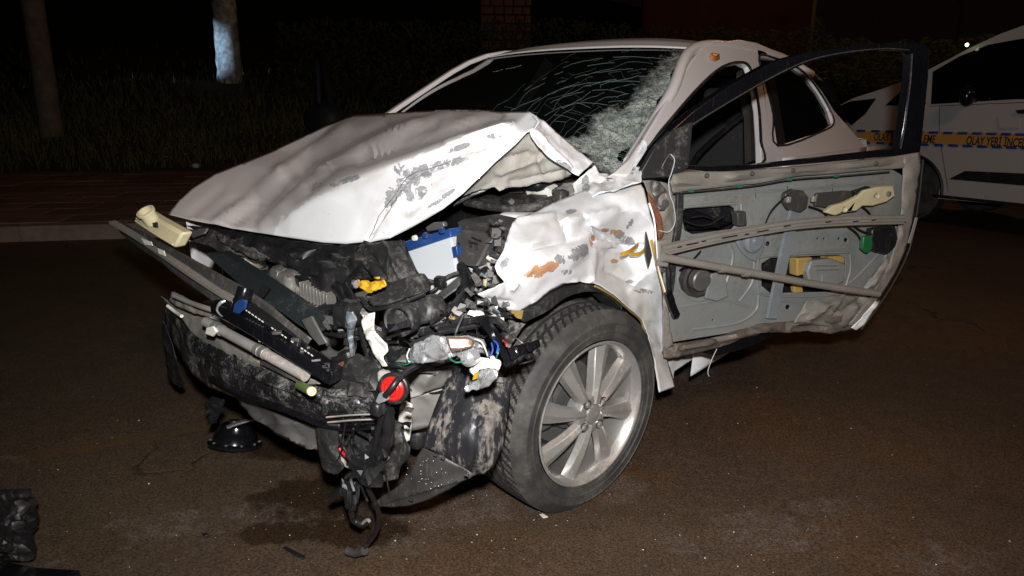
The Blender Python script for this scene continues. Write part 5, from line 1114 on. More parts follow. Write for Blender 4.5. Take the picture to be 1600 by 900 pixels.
# washer bottle
wb = X([(207, 342, -.70), (222, 328, -.69), (242, 340, -.69), (284, 364, -.70), (272, 388, -.71), (238, 368, -.71)], None)
bot = prism('washer_bottle', wb, CR * .035, M['beige'], car, .008)
wn = X([(232, 352, -.70), (231, 331, -.70)], None); wa = (wn[1] - wn[0]).normalized() * .8 - CR * .5
disc('bottle_neck', P(233, 338, X=-.70), wa, [(-.02, .022), (.012, .022), (.013, .026), (.02, .026), (.021, .02), (.004, .019), (.003, .002)], M['beige'], bot, 24)
tube('bottle_seam', X([(212, 345, -.716), (240, 364, -.717), (270, 382, -.717)], None), .003, M['beige'], bot, n=6)
plate('bottle_dirt', [(238, 348), (246, 347), (247, 356), (239, 355)], XP(-.706), M['blk_dusty'], bot, th=.001)
# upper cross cover under the bonnet edge
crumple('upper_cover', X([(290, 352, -.45), (340, 356, -.46), (400, 366, -.46), (450, 374, -.45), (505, 382, -.44), (572, 382, -.42), (600, 378, -.38), (632, 374, -.34), (640, 400, -.36), (650, 430, -.38), (600, 436, -.42), (556, 440, -.45), (510, 436, -.47), (460, 424, -.48), (420, 408, -.49), (380, 386, -.49), (345, 372, -.49), (310, 362, -.47)], None), X([(450, 400, -.50), (530, 410, -.49), (580, 405, -.46), (400, 384, -.49), (610, 400, -.42)], None), M['blk'], car, cuts=3, amp=.009, scale=12, th=.004,
        ridges=[((575, 382), (545, 430), 5, .02), ((420, 385), (545, 425), 4, .012), ((460, 380), (560, 395), 5, -.012), ((600, 385), (628, 430), 3, .01)])
bm = bmesh.new(); sweep(bm, X([(460, 428, -.52), (480, 434, -.52), (502, 440, -.52)], None), 0, prof=rectprof(.004, .003), upv=UP); link('slam_panel_edge', bm, M['chrome'], car)
crumple('slam_panel', X([(308, 360, -.52), (330, 358, -.53), (352, 368, -.54), (385, 385, -.55), (420, 402, -.56), (400, 406, -.57), (372, 398, -.57), (350, 398, -.57), (325, 384, -.56), (290, 372, -.54)], None), X([(350, 382, -.58)], None), M['dgrey'], car, cuts=3, amp=.01, scale=20, th=.003, edge=.004)
crumple('torn_plastic', X([(336, 364, -.58), (352, 368, -.58), (380, 388, -.59), (416, 402, -.59), (412, 408, -.59), (396, 404, -.60), (372, 392, -.60), (346, 378, -.59)], None), [], M['blk_dusty'], car, cuts=3, amp=.008, scale=26, th=.003, edge=.004)
crumple('grey_shard', X([(282, 366, -.57), (306, 358, -.57), (324, 356, -.57), (320, 364, -.58), (300, 372, -.58), (284, 376, -.58)], None), [], M['gmetal'], car, cuts=2, amp=.006, scale=20, th=.003)
# engine lumps seen through the gap
rr = random.Random(4)
def lump(name, u, v, x, r, mat, sq=(1, 1, 1), amp=.25):
    p = P(u, v, X=x); bm = bmesh.new(); bmesh.ops.create_icosphere(bm, subdivisions=3, radius=1)
    for w_ in bm.verts:
        q = w_.co.copy(); q = Vector([math.copysign(abs(c_) ** .65, c_) for c_ in q]); q = Vector((q.x * sq[0], q.y * sq[1], q.z * sq[2])) * r * (1 + amp * noise.noise(q * 2.3 + p * 9)); w_.co = p + CR * q.x + CL * q.y + UP * q.z
    return link(name, bm, mat, car, smooth=35)
for (u, v, r_, m_) in [(388, 408, .05, 'alu'), (372, 402, .03, 'blk'), (404, 416, .028, 'alu'), (436, 434, .032, 'gmetal'), (430, 448, .03, 'alu'), (452, 442, .036, 'alu'), (466, 458, .04, 'alu'), (486, 462, .04, 'pipe'), (492, 472, .032, 'alu'), (470, 478, .03, 'gmetal'), (448, 470, .035, 'blk'), (412, 436, .035, 'blk'), (504, 490, .045, 'blk'), (498, 444, .05, 'blk'), (520, 470, .05, 'blk'), (520, 436, .05, 'blk')]:
    lump('engine_casting', u, v, -.50 + rr.uniform(-.03, .06), r_, M[m_], (rr.uniform(.7, 1.2), rr.uniform(.7, 1.2), rr.uniform(.7, 1)))
for i in range(9): bm = bmesh.new(); a_ = P(476 + i * 5.2, 452 + i * 2.6, X=-.545); boxw(bm, frame_at(a_, CR * -1), .03, .004, .045); link('manifold_fin', bm, M['alu'], car, bevel=.001)
for pts, r_ in [([(420, 470, -.6), (450, 490, -.62), (490, 492, -.6), (530, 470, -.5)], .016), ([(500, 500, -.66), (520, 516, -.66), (556, 512, -.62)], .008), ([(498, 515, -.66), (530, 524, -.66), (560, 520, -.64)], .006), ([(520, 440, -.5), (540, 470, -.58), (548, 500, -.62), (546, 540, -.64)], .014),
               ([(446, 500, -.64), (470, 516, -.66), (500, 520, -.66)], .012), ([(560, 470, -.58), (566, 510, -.62), (580, 560, -.64), (600, 592, -.66)], .012), ([(540, 445, -.55), (556, 480, -.6), (556, 530, -.64)], .008), ([(600, 575, -.66), (616, 570, -.68), (640, 572, -.66), (660, 566, -.62)], .007), ([(590, 610, -.7), (602, 640, -.72), (604, 680, -.7), (588, 715, -.68)], .012)]:
    xt('hose', pts, r_, M['blk'], n=10)
bm = bmesh.new(); sweep(bm, X([(505, 512, -.62), (508, 545, -.63), (528, 558, -.63), (546, 548, -.62), (548, 530, -.62)], None), .014, n=10); link('metal_elbow', bm, M['gmetal'], car)
# silver strut and off-white bracket
crumple('silver_strut', X([(536, 486, -.68), (550, 488, -.69), (558, 500, -.68), (553, 525, -.68), (556, 550, -.68), (552, 574, -.69), (549, 560, -.70), (543, 530, -.69), (541, 505, -.69)], None), X([(548, 510, -.71), (549, 535, -.70)], None), M['zinc'], car, cuts=3, amp=.003, scale=20, th=.004)
crumple('white_bracket', X([(564, 502, -.70), (570, 492, -.69), (584, 488, -.69), (582, 505, -.70), (588, 520, -.71), (603, 538, -.71), (604, 548, -.71), (598, 556, -.71), (604, 572, -.71), (598, 572, -.71), (584, 556, -.71), (574, 535, -.71), (568, 520, -.71)], None), X([(576, 520, -.725)], None), M['white_p'], car, cuts=3, amp=.006, scale=22, th=.003, edge=.002)
lump('bracket_hub', 545, 490, -.66, .03, M['blk'])
plate('grey_panel_piece', [(526, 555), (548, 550), (552, 580), (530, 584)], XP(-.66), M['steelgrey'], car, th=.01, bevel=.002)
lump('crushed_cap', 568, 590, -.70, .045, M['blk_dusty'], (1, 1.2, .7), .8); lump('crushed_mount', 600, 560, -.66, .03, M['blk'], (.8, .8, 1.2), .8); lump('crushed_mount', 540, 570, -.66, .025, M['blk'], (1, 1, 1), .8)
plate('rusty_shard', [(524, 570), (536, 565), (534, 580), (522, 580)], XP(-.70), M['rust'], car, th=.008)
lump('far_lower_lump', 590, 700, -.62, .06, M['blk_dusty'], (1, 1, 1.1)); lump('lower_lump', 560, 690, -.55, .06, M['dgrey'], (1, 1, .7))
crumple('pale_undershield', X([(515, 700, -.68), (540, 705, -.66), (575, 715, -.66), (600, 700, -.66), (606, 716, -.66), (590, 735, -.66), (570, 742, -.67), (540, 730, -.68), (520, 722, -.69)], None), [], M['steelgrey'], car, cuts=3, amp=.008, scale=16, th=.003)
xt('red_wire', [(523, 680, -.72), (530, 700, -.71), (542, 714, -.71), (556, 724, -.72)], .004, M['wire_red'], n=8)
xt('grey_wire', [(532, 680, -.72), (534, 694, -.71), (546, 712, -.71), (560, 722, -.72)], .003, M['blk_dusty'], n=8)
# air box, intake and yellow scrap
crumple('air_box_lid', X([(575, 381, -.44), (600, 378, -.44), (626, 374, -.42), (632, 392, -.44), (646, 420, -.46), (660, 446, -.48), (640, 436, -.48), (610, 440, -.5), (590, 440, -.5), (572, 420, -.48), (560, 400, -.46)], None), X([(606, 405, -.49)], None), M['blk_dusty'], car, cuts=3, amp=.005, scale=12, th=.004, ridges=[((600, 380), (625, 435), 3, .014), ((580, 400), (600, 440), 3, -.012)])
prism('air_duct', X([(566, 462, -.60), (600, 444, -.58), (650, 428, -.56), (658, 446, -.56), (662, 458, -.57), (630, 466, -.6), (600, 478, -.62), (580, 480, -.63)], None), CR * .03, M['blk_dusty'], car, .008)
bm = bmesh.new(); sweep(bm, X([(565, 466, -.635), (578, 482, -.64), (605, 480, -.635), (640, 468, -.61), (664, 458, -.59)], None), .005, n=8); link('duct_rim', bm, M['blk'], car)
prism('intake_box', X([(598, 484, -.60), (630, 472, -.59), (664, 462, -.57), (676, 480, -.57), (672, 504, -.58), (640, 512, -.60), (620, 530, -.62), (604, 520, -.62)], None), CR * .05, M['blk_dusty'], car, .012)
disc('intake_mouth', P(624, 500, X=-.635), -CR * .9 - CL * .3 + UP * .1, [(-.03, .036), (.004, .036), (.01, .031), (.008, .026), (-.02, .024), (-.02, .002)], M['blk_dusty'], car, 28)
crumple('yellow_fragment', X([(555, 443, -.64), (566, 438, -.64), (582, 440, -.64), (600, 438, -.64), (604, 446, -.64), (590, 450, -.65), (580, 458, -.65), (568, 454, -.65)], None), [], M['yellow'], car, cuts=3, amp=.008, scale=30, th=.003, edge=.003)
crumple('yellow_fragment', X([(584, 433, -.64), (592, 433, -.64), (592, 436, -.64), (584, 436, -.64)], None), [], M['yellow'], car, cuts=1, amp=.002, th=.003)
crumple('clear_fragment', X([(546, 440, -.64), (560, 436, -.64), (564, 444, -.64), (556, 452, -.64)], None), [], M['chrome'], car, cuts=2, amp=.008, scale=40, th=.002, edge=.004)
# battery
bf = X([(634, 390, -.33), (704, 368, -.30), (711, 405, -.32), (716, 430, -.335), (670, 470, -.37), (656, 440, -.36)], None)
batt = prism('battery', bf, CR * .17 , M['batt'], car, .006)
bl = X([(626, 379, -.335), (702, 357, -.305), (705, 370, -.31), (637, 393, -.34)], None)
prism('battery_lid', bl, CR * .175, M['blue'], batt, .004)
plate('battery_tab', [(705, 386), (713, 384), (715, 400), (708, 404)], XP(-.325), M['blue'], batt, th=.02, bevel=.002)
for u, v in ((648, 372), (664, 368), (690, 360)): disc('cell_cap', P(u, v, X=-.34), -CR, [(-.004, .008), (.004, .007)], M['white_p'] if u == 648 else M['blue'], batt, 12)
bm = bmesh.new(); Mb = frame_at(P(674, 356, X=-.30), UP); lathe(bm, Mb, [(-.02, .014), (.01, .014), (.012, .008), (.02, .008)], 14); trm = link('terminal', bm, M['alu'], batt)
plate('terminal_clamp', [(664, 356), (676, 348), (692, 347), (694, 354), (680, 360), (668, 362)], XP(-.31), M['gmetal'], batt, th=.015, bevel=.003)
tube('battery_strap', X([(628, 380, -.35), (640, 405, -.36), (652, 428, -.38), (668, 438, -.39), (686, 440, -.39), (700, 432, -.38), (716, 426, -.37)], None), .005, M['blk_dusty'], batt, n=8)
lump('strap_buckle', 688, 440, -.40, .014, M['blk']); xt('battery_cable', [(688, 441, -.4), (680, 452, -.41), (664, 460, -.43), (655, 464, -.46)], .004, M['blk'])
crumple('battery_tray', X([(658, 462, -.42), (672, 470, -.40), (716, 432, -.37), (722, 440, -.37), (712, 452, -.40), (690, 468, -.42), (672, 478, -.43)], None), [], M['gmetal'], car, cuts=2, amp=.005, th=.003)
# fuse box
fb = prism('fuse_box', X([(712, 366, -.28), (722, 358, -.27), (758, 366, -.27), (764, 378, -.28), (752, 404, -.31), (744, 418, -.33), (716, 414, -.33), (710, 396, -.31)], None), CR * .12, M['dgrey'], car, .006)
prism('fuse_box_lid', X([(712, 348, -.25), (722, 342, -.24), (764, 352, -.22), (786, 358, -.20), (784, 370, -.21), (758, 368, -.25), (716, 358, -.27)], None), CR * .14, M['blk_dusty'], fb, .006)
for (a, b) in (((733, 376), (736, 386)), ((743, 379), (745, 390)), ((733, 377), (746, 381)), ((716, 380), (722, 390)), ((738, 370), (752, 376))):
    bm = bmesh.new(); sweep(bm, X([(a[0], a[1], -.295), (b[0], b[1], -.30)], None), .003, n=5, smooth=0); link('box_rib', bm, M['blk'], fb)
rr = random.Random(8)
for i in range(16):
    u = rr.uniform(764, 790); v = rr.uniform(362, 420) ; bm = bmesh.new(); boxw(bm, frame_at(P(u, v, X=-.22 + rr.uniform(-.05, .03)), Vector((rr.gauss(-.3, .4), -1, rr.gauss(.2, .4)))), rr.uniform(.02, .05), rr.uniform(.012, .035), rr.uniform(.01, .028)); link('connector', bm, rr.choice([M['blk'], M['blk'], M['blk_dusty'], M['dgrey']]), car, bevel=.002)
for (a, b, c_) in (((756, 357, -.22), (772, 362, -.22), (780, 366, -.22)), ((758, 378, -.26), (766, 381, -.26), (772, 383, -.26)), ((762, 402, -.28), (768, 407, -.28), (773, 409, -.28))): xt('white_lug', [a, b, c_], .006, M['white_p'])
for pts, r_ in [([(720, 414, -.33), (726, 440, -.36), (724, 462, -.40), (712, 480, -.46)], .012), ([(724, 420, -.33), (740, 440, -.35), (750, 470, -.38)], .012), ([(712, 474, -.44), (694, 488, -.48), (668, 502, -.52)], .008), ([(730, 425, -.33), (736, 450, -.36), (728, 480, -.42)], .009), ([(765, 420, -.28), (750, 430, -.32), (740, 455, -.36)], .01), ([(742, 418, -.33), (755, 440, -.34), (748, 462, -.38)], .008)]:
    xt('cable_loom', pts, r_, M['blk'], n=10, jit=.3)
crumple('strut_tower', X([(800, 352, -.08), (786, 366, -.1), (782, 392, -.14), (768, 420, -.2), (760, 436, -.25), (766, 440, -.27), (780, 430, -.22), (792, 400, -.16), (802, 370, -.1)], None), X([(784, 405, -.18)], None), M['paint'], car, cuts=3, amp=.008, scale=20, th=.003, patches=[(780, 400, 8, 20, 20, 'peel'), (770, 425, 8, 8, 0, 'dirt')])
lump('strut_dome', 768, 424, -.26, .035, M['steelgrey'], (1, 1, .9)); lump('blue_plug', 760, 434, -.33, .012, M['blue']); lump('beige_plug', 762, 442, -.36, .011, M['beige'])
xt('white_peg', [(762, 402, -.3), (768, 406, -.3), (774, 409, -.3)], .006, M['white_p'])
# cowl bowl under the raised bonnet
crumple('scuttle_tray', X([(745, 300, .15), (780, 304, .15), (820, 300, .18), (858, 298, .2), (862, 312, .18), (862, 322, .1), (840, 330, .06), (812, 335, .02), (790, 332, 0), (755, 322, .0), (735, 312, .04)], None), X([(800, 318, .0), (845, 316, .06)], None), M['dgrey'], car, cuts=3, amp=.004, scale=12, th=.004, ridges=[((750, 318), (860, 318), 4, .02)])
bm = bmesh.new(); sweep(bm, X([(728, 316, -.02), (760, 322, -.03), (800, 326, -.01), (840, 322, .02), (862, 312, .08)], None), .012, n=10); link('scuttle_rim', bm, M['blk_dusty'], car)
crumple('inner_guard', X([(862, 296, .14), (880, 286, .18), (898, 284, .18), (900, 300, .15), (884, 312, .1), (866, 318, .08)], None), [], M['steelgrey'], car, cuts=3, amp=.01, scale=18, th=.003); lump('guard_latch', 876, 308, .1, .022, M['dgrey'])
lump('white_reservoir', 852, 298, .2, .05, M['white_p'], (1, 1.2, .5)); lump('brake_reservoir', 810, 300, .22, .045, M['dgrey'], (1, 1.4, .5)); lump('white_dome', 812, 344, .0, .05, M['paint'], (1, 1.3, .5), .1)
crumple('bonnet_edge_torn', X([(712, 318, -.1), (726, 308, -.08), (752, 298, -.05), (765, 294, -.03), (745, 304, -.02), (724, 316, -.05), (708, 324, -.08)], None), [], M['paint'], car, cuts=2, amp=.005, patches=[(730, 308, 20, 5, -30, 'peel')])
rr = random.Random(31)
for i in range(46):
    x_, y_, z_ = rr.uniform(-.2, .12), rr.uniform(.2, 1.3), rr.uniform(.5, .72)
    bm = bmesh.new(); boxw(bm, frame_at(cw(x_, y_, z_), Vector((rr.gauss(0, 1), -1, rr.gauss(0, 1)))), rr.uniform(.03, .12), rr.uniform(.03, .12), rr.uniform(.03, .09)); link('engine_part', bm, rr.choice([M['blk'], M['blk'], M['blk_dusty'], M['gmetal']]), car, bevel=.006)
for i in range(30):
    p0 = cw(rr.uniform(-.3, .1), rr.uniform(.15, 1.3), rr.uniform(.45, .7)); p1 = p0 + Vector((rr.gauss(0, .12), rr.gauss(0, .12), rr.gauss(0, .08))); p2 = p1 + Vector((rr.gauss(0, .12), rr.gauss(0, .12), rr.gauss(0, .08)))
    for q_ in (p1, p2): q_.z = min(.72, max(.3, q_.z))
    tube('engine_hose', [p0, p1, p2], rr.uniform(.006, .016), M['blk'], car, n=8)
# area between the headlamp and the wing: dark shredded plastic
rr = random.Random(17)
def shard(name, u, v, x, s, mat, elong=3):
    p = P(u, v, X=x); a = R(rr.gauss(-25, 25)); d1 = (RV * math.cos(a) - DV * math.sin(a)) * -1; d2 = (RV * math.sin(a) + DV * math.cos(a)); n_ = Vector((rr.gauss(0, .3), -1, rr.gauss(0, .3)))
    bm = bmesh.new(); vs = [bm.verts.new(p + d1 * s * elong * rr.uniform(.6, 1) * i + d2 * s * rr.uniform(.5, 1) * j + n_ * s * rr.uniform(-.5, .5)) for i, j in ((-1, -1), (0, -1), (1, -1), (1, 1), (0, 1), (-1, 1))]
    bm.faces.new((vs[0], vs[1], vs[4], vs[5])); bm.faces.new((vs[1], vs[2], vs[3], vs[4])); return link(name, bm, mat, car, smooth=0, solid=.004)
for i in range(60):
    t = rr.random(); u = 640 + 145 * t + rr.uniform(-8, 8); v = 524 - 40 * t + rr.uniform(-16, 9); shard('broken_plastic', u, v, -.52 + .12 * t + rr.uniform(-.03, .03), rr.uniform(.005, .013), rr.choice([M['blk'], M['blk'], M['blk_gloss'], M['blk_dusty'], M['blk_dusty']]))
for (u, v, s_, m_) in [(697, 494, .014, 'steelgrey'), (704, 500, .012, 'foam'), (688, 482, .012, 'rust'), (742, 488, .014, 'white_p'), (752, 492, .012, 'white_p'), (768, 498, .014, 'steelgrey'), (730, 500, .008, 'white_p'), (714, 486, .012, 'steelgrey'), (668, 512, .01, 'dgrey'), (780, 500, .012, 'white_p'), (656, 470, .012, 'gmetal'), (680, 470, .012, 'gmetal')]:
    shard('torn_scrap', u, v, -.48, s_ * .75, M[m_], 1.6)
for pts, r_, m_ in [([(655, 520, -.6), (700, 508, -.56), (750, 498, -.5), (795, 492, -.44)], .008, 'blk'), ([(640, 540, -.62), (680, 522, -.58), (730, 512, -.54), (770, 505, -.5)], .006, 'blk'), ([(756, 500, -.56), (770, 520, -.56), (785, 545, -.55), (795, 560, -.54)], .012, 'blk_gloss'), ([(786, 562, -.56), (805, 552, -.54), (828, 542, -.50)], .013, 'blk_gloss'), ([(745, 500, -.55), (775, 500, -.55), (790, 512, -.54)], .008, 'blk')]:
    xt('lamp_bracket', pts, r_, M[m_], n=6)
prism('bracket_block', X([(790, 545, -.58), (806, 540, -.57), (812, 556, -.57), (800, 566, -.58)], None), CR * .03, M['blk_gloss'], car); prism('bracket_end', X([(820, 538, -.54), (829, 534, -.53), (832, 548, -.53), (824, 552, -.54)], None), CR * .03, M['blk_gloss'], car)
rr = random.Random(99)
for i in range(45):
    u = rr.uniform(486, 640); v = rr.uniform(470, 690)
    if v > 600 and u < 560: continue
    shard('broken_piece', u, v, -.66 + rr.uniform(-.06, .1), rr.uniform(.004, .011), M[rr.choice(['blk', 'blk', 'blk_gloss', 'blk_dusty', 'dgrey', 'gmetal'])], rr.uniform(1, 3))
for i in range(40):
    u = rr.uniform(764, 800) if i % 2 else rr.uniform(726, 790); v = rr.uniform(345, 480) if i % 2 else rr.uniform(425, 485)
    shard('broken_piece', u, v, -.30 - .3 * max(0, (v - 400) / 100) + rr.uniform(-.02, .06), rr.uniform(.004, .009), M[rr.choice(['blk', 'blk', 'blk_dusty', 'dgrey'])], rr.uniform(1, 3)) if u + (v - 345) * .35 < 806 else None
for i in range(34):
    u, v = rr.uniform(560, 790), rr.uniform(480, 600); x_ = -.62 + rr.uniform(-.08, .06) + max(0, (u - 620) / 800)
    pts = [(u, v, x_)]
    for q in range(3): u += rr.gauss(0, 22); v += rr.gauss(4, 15); pts.append((u, v, x_ + rr.uniform(-.03, .03)))
    xt('loose_wire', pts, rr.choice([.0012, .002, .003]), M['blk'], n=5)
for i in range(14):
    u, v = rr.uniform(540, 610), rr.uniform(600, 720); pts = [(u, v, -.74)]
    for q in range(3): u += rr.gauss(0, 10); v += rr.uniform(8, 26); pts.append((u, v, -.73 + rr.uniform(-.02, .03)))
    xt('loose_wire', pts, rr.choice([.0015, .0025, .004]), M['blk'], n=5)
# shattered headlamp reflector, wires
hl = crumple('headlamp', X([(637, 548, -.66), (646, 538, -.67), (660, 532, -.68), (672, 524, -.68), (700, 525, -.66), (730, 524, -.63), (756, 530, -.60), (762, 540, -.59), (758, 552, -.60), (738, 552, -.62), (720, 560, -.64), (712, 556, -.65), (700, 562, -.66), (680, 566, -.67), (660, 568, -.68), (642, 568, -.67), (638, 560, -.66)], None), X([(655, 552, -.69), (690, 542, -.69), (720, 540, -.665), (740, 538, -.64), (700, 550, -.675)], None), M['chrome'], car, cuts=3, amp=.009, scale=17, th=.003, smooth_it=0, edge=.002, angle=12, ridges=[((658, 535), (662, 568), 2, -.01), ((690, 530), (706, 560), 2, -.008), ((700, 528), (755, 545), 3, .006)])
crumple('amber_shade', X([(697, 526, -.69), (730, 526, -.66), (742, 532, -.65), (738, 542, -.66), (716, 548, -.68), (704, 548, -.69)], None), [], M['amber'], car, cuts=2, amp=.003, th=.002)
crumple('reflector_piece', X([(735, 600, -.63), (742, 588, -.63), (752, 576, -.62), (768, 574, -.61), (780, 580, -.60), (776, 592, -.61), (764, 604, -.62), (748, 608, -.63), (728, 612, -.64), (728, 606, -.64)], None), X([(758, 590, -.645)], None), M['chrome'], car, cuts=3, amp=.006, scale=24, th=.003, edge=.002)
crumple('reflector_rim', X([(734, 566, -.62), (750, 558, -.62), (772, 558, -.61), (782, 566, -.60), (779, 578, -.61), (765, 574, -.62), (750, 578, -.63), (742, 590, -.64), (734, 580, -.63)], None), [], M['white_p'], car, cuts=3, amp=.009, scale=30, th=.003, edge=.004)
disc('projector_bulb', P(738, 556, X=-.64), -CR - CL * .2, [(0, .018), (.02, .016), (.028, .008)], M['chrome'], hl, 18)
plate('amber_piece', [(741, 583), (746, 581), (744, 592), (738, 594)], XP(-.655), M['yellow'], car, th=.004)
for pts, m_ in [([(768, 536, -.6), (770, 546, -.61), (767, 556, -.62)], 'wire_blue'), ([(772, 532, -.6), (778, 540, -.61), (776, 552, -.62)], 'wire_blue'), ([(780, 545, -.6), (778, 552, -.61), (775, 560, -.61)], 'wire_green'), ([(764, 545, -.6), (760, 552, -.62), (766, 560, -.62)], 'blk'), ([(618, 565, -.68), (630, 570, -.69), (642, 566, -.69), (636, 560, -.69)], 'wire_green'), ([(700, 558, -.68), (712, 566, -.68), (726, 564, -.67)], 'wire_green'), ([(742, 530, -.64), (752, 534, -.64), (758, 545, -.64), (762, 556, -.63)], 'wire_white'), ([(786, 532, -.6), (790, 536, -.59), (792, 542, -.59)], 'wire_red'), ([(640, 545, -.69), (636, 556, -.69), (640, 566, -.69)], 'wire_white')]:
    xt('lamp_wire', pts, .0016, M[m_], n=6)
# horn
hc = P(614, 607, X=-.76); hn = (-CR * .85 - CL * .35 + UP * .1)
horn = disc('horn', hc, hn, [(-.02, .02), (-.01, .03), (0, .0315), (.002, .029)], M['blk'], car, 32)
disc('horn_face', hc, hn, [(0, .0245), (.005, .024), (.008, .02), (.007, .016), (.010, .012), (.008, .008), (.0105, .006), (.010, .001)], M['red'], horn, 32)
tube('horn_bracket', X([(602, 618, -.79), (612, 606, -.79), (624, 590, -.77), (640, 578, -.72), (652, 572, -.66)], None), .006, M['blk'], horn, n=8)
plate('silver_plug', [(592, 614), (602, 612), (600, 628), (590, 632), (586, 628)], XP(-.79), M['chrome'], car, th=.014, bevel=.002)
lump('plug_boot', 590, 638, -.78, .013, M['blk'], (1, 1, 1.2), .1)
lump('horn_bolt', 601, 588, -.72, .012, M['steelgrey'])
# torn wheel arch liner: upright ribbed sheet and its tongue on the road
crumple('wheel_liner', X([(716, 568, -.50), (745, 572, -.50), (770, 590, -.47), (792, 590, -.44), (798, 620, -.44), (794, 660, -.47), (786, 700, -.50), (772, 730, -.52), (756, 741, -.535), (742, 742, -.545), (716, 728, -.57), (690, 714, -.59), (672, 702, -.60), (660, 700, -.60), (668, 668, -.585), (678, 640, -.565), (690, 610, -.545), (700, 585, -.52)], None), X([(740, 620, -.53), (720, 680, -.58), (765, 660, -.54), (750, 715, -.57)], None), M['liner'], car, cuts=3, amp=.003, scale=9, th=.003,
        ridges=[((722, 585), (690, 700), 2.5, -.004), ((736, 590), (712, 720), 2.5, .004), ((750, 600), (735, 735), 2.5, -.004), ((765, 605), (752, 735), 2.5, .004), ((778, 610), (770, 720), 2.5, -.004)])
crumple('liner_tongue', X([(660, 700, -.60), (690, 712, -.60), (716, 727, -.58), (744, 742, -.555), (728, 750, -.56), (700, 766, -.575), (672, 780, -.585), (640, 790, -.59), (612, 793, -.59), (592, 791, -.59), (584, 786, -.59), (600, 774, -.595), (625, 758, -.60), (640, 740, -.605), (650, 715, -.605)], None), X([(670, 745, -.61), (630, 775, -.60)], None), M['dgrey'], car, cuts=3, amp=.003, scale=10, th=.003, ridges=[((600, 784), (735, 742), 3, .008)])
for u, v in ((680, 711), (692, 716), (729, 742), (642, 781)): bm = bmesh.new(); sweep(bm, X([(u - 3, v - 1, -.615), (u + 3, v + 1.5, -.612)], None), .003, n=5, smooth=0); link('liner_slot', bm, M['blk'], car)
bm = bmesh.new(); rr = random.Random(2)
for i in range(45):
    u = rr.gauss(665, 26); v = rr.gauss(745, 16)
    if v > 790 - (u - 600) * .3 or v < 700 + (700 - u) * .45: continue
    p = P(u, v, X=-.622); s_ = rr.uniform(.0004, .0012); bmesh.ops.create_icosphere(bm, subdivisions=1, radius=s_, matrix=Matrix.Translation(p))
o = link('glass_crumb', bm, M['white_p'], car, smooth=0); o['kind'] = 'stuff'
# hanging wiring loom down to the road
xt('wiring_loom', [(604, 640, -.74), (606, 680, -.73), (590, 712, -.72), (572, 728, -.72), (566, 740, -.72)], .014, M['blk'], n=10, jit=.6)
xt('wiring_loom', [(600, 640, -.76), (592, 670, -.75), (584, 704, -.74), (576, 730, -.73)], .006, M['blk'], n=8)
xt('wiring_loom', [(566, 738, -.72), (548, 742, -.71), (540, 765, -.70), (548, 795, -.68), (552, 812, -.66), (566, 820, -.65)], .007, M['blk'], n=8, jit=.6)
xt('wiring_loom', [(572, 735, -.72), (574, 760, -.70), (586, 785, -.67), (592, 805, -.645), (588, 830, -.62), (574, 850, -.60), (562, 862, -.59)], .006, M['blk'], n=8)
xt('loom_plug', [(570, 860, -.60), (556, 864, -.60), (542, 860, -.61)], .012, M['dgrey'], n=8, smooth=1)
xt('loom_plug', [(536, 768, -.70), (524, 772, -.70), (518, 776, -.70)], .01, M['blk'], n=8, smooth=1)
lump('loom_knot', 572, 728, -.73, .035, M['blk'], (.8, 1.1, .9), .8); lump('loom_knot', 548, 770, -.70, .018, M['blk'], (.8, .8, 2), .7)
xt('silver_tip', [(566, 818, -.65), (574, 812, -.65), (578, 816, -.65)], .004, M['chrome'], n=6)
# ------------------------------------------------------------------ loose debris on the road
g0 = P(366, 684, Z=.03)
cp = empty('round_lamp_base', Vector((g0.x, g0.y, 0))); tag(cp, 'round black plastic lamp housing with screws lying on the road under the bumper', 'broken part')
dn = (Vector((.1, .25, 1))).normalized(); dc = P(367, 694, Z=.012)
bm = bmesh.new(); lathe(bm, frame_at(dc, dn, Vector((1, 0, 0))), [(-.004, .088), (.006, .09), (.01, .086), (.013, .076), (.034, .07), (.042, .062), (.048, .058), (.066, .054), (.072, .046), (.074, .01)], 40); link('housing', bm, M['blk_gloss'], cp)
for i in range(10):
    a = i * .628; Mx = frame_at(dc, dn, Vector((1, 0, 0))); disc('screw', Mx @ Vector((.012, .08 * math.cos(a), .08 * math.sin(a))), dn, [(-.004, .005), (.004, .0045), (.005, .001)], M['gmetal'], cp, 8)
bm = bmesh.new(); q_ = [P(354, 668, Z=.10), P(370, 662, Z=.105), P(398, 654, Z=.11)]; sweep(bm, q_, 0, prof=rectprof(.003, .009), upv=UP); link('metal_strap', bm, M['alu'], cp, bevel=.001)
disc('socket', dc + dn * .072 + Vector((-.01, 0, 0)), dn, [(-.01, .02), (.012, .018), (.013, .008)], M['blk'], cp, 16)
p = P(22, 842, Z=.06); o = rock('bumper_fragment', Vector((p.x - .05, p.y - .02, .10)), .105, M['blk'], 'crumpled dusty black plastic fragment at the lower left corner', 'debris', (1, 1, .95), .42, 5, None, 1.5)
for v in o.data.vertices: v.co.z = max(v.co.z, .0)
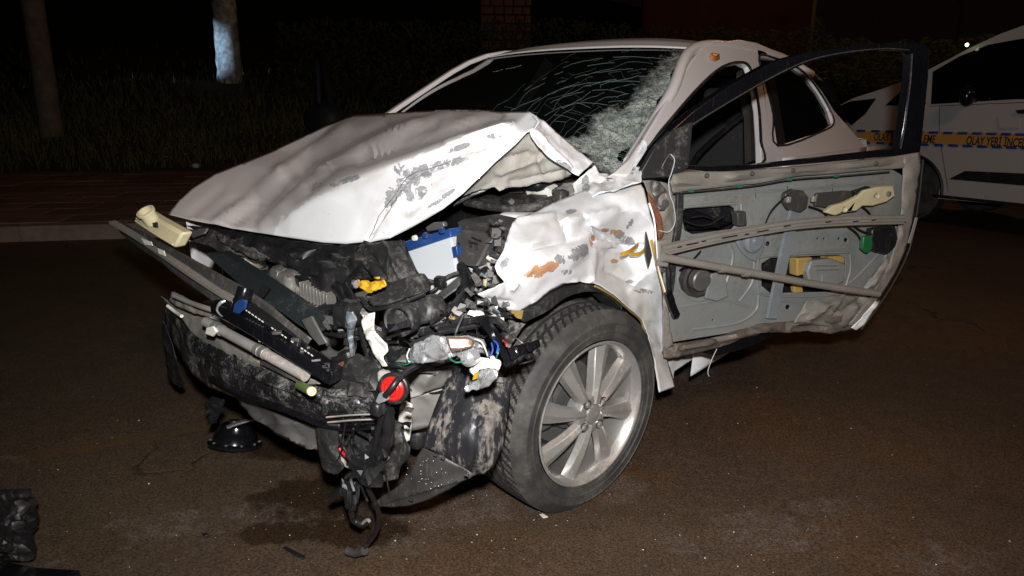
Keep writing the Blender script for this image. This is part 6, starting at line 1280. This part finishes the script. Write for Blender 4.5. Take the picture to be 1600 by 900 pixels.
def flat_shard(name, pts, z, th_, mat, label):
    bm = bmesh.new(); q = [P(u, v, Z=z) for u, v in pts]; A = [bm.verts.new(p_) for p_ in q]; B = [bm.verts.new(p_ - UP * th_ + Vector((.003, .003, 0))) for p_ in q]
    bm.faces.new(A); bm.faces.new(B[::-1])
    for i in range(len(A)): j = (i + 1) % len(A); bm.faces.new((A[i], A[j], B[j], B[i]))
    bmesh.ops.triangulate(bm, faces=bm.faces[:]); o = link(name, bm, mat, None, smooth=20, bevel=.0015); tag(o, label, 'debris'); return o
flat_shard('plastic_shard', [(-30, 885), (10, 878), (60, 887), (124, 891), (118, 899), (60, 905), (-30, 910)], .03, .027, M['blk_gloss'], 'long glossy black plastic shard along the bottom left edge')
flat_shard('plastic_strip', [(441, 855), (446, 853), (476, 868), (472, 873), (456, 865)], .008, .007, M['blk'], 'small thin black strip on the road below the hanging wires')
flat_shard('glass_shard', [(842, 803), (848, 802), (856, 807), (848, 809)], .006, .005, M['white_p'], 'small white shard on the road below the front tyre')
flat_shard('dark_chip', [(314, 833), (322, 832), (326, 836), (318, 838)], .006, .005, M['blk'], 'tiny dark chip on the bare road left of the black strip')
bm = bmesh.new(); rr = random.Random(77)
for i in range(520):
    u, v = (rr.uniform(0, 1600), rr.uniform(520, 895)) if i % 3 else (rr.gauss(820, 260), rr.gauss(790, 60))
    p = P(u, v, Z=.003)
    if p.y < .4 or p.y > 7: continue
    s_ = abs(rr.gauss(0, 1)) * .0012 + .0008; a = rr.random() * 6
    bm.faces.new([bm.verts.new(p + Vector((math.cos(a + q) * s_, math.sin(a + q) * s_, rr.uniform(0, s_)))) for q in (0, 2, 4)])
o = link('glass_crumbs', bm, M['white_p'], None, smooth=0, tri=True); tag(o, kind='stuff', label='tiny glass crumbs scattered over the road')
for (u, v) in [(1215, 300), (1466, 316), (1496, 318)]: pass

lp_ = [P(u, v, Z=.002) for u, v in ((40, 706), (340, 655), (480, 632), (482, 640), (345, 668), (44, 722))]
bm = bmesh.new(); bm.faces.new([bm.verts.new(p) for p in lp_]); bmesh.ops.triangulate(bm, faces=bm.faces[:])
def worn():
    t = NT('worn_yellow_line'); n = t.noise(14, 6, .7); n3 = t.noise(140, 3, .8); t.l(t.ramp(t.math('MULTIPLY', t.ramp(n, .3, .6), t.ramp(n3, .35, .6)), .1, .8, 0, .75), t.b.inputs['Alpha']); return t.out((.13, .07, .022), .8)
o = link('road_line', bm, worn(), None, smooth=0, tri=True); tag(o, kind='structure')
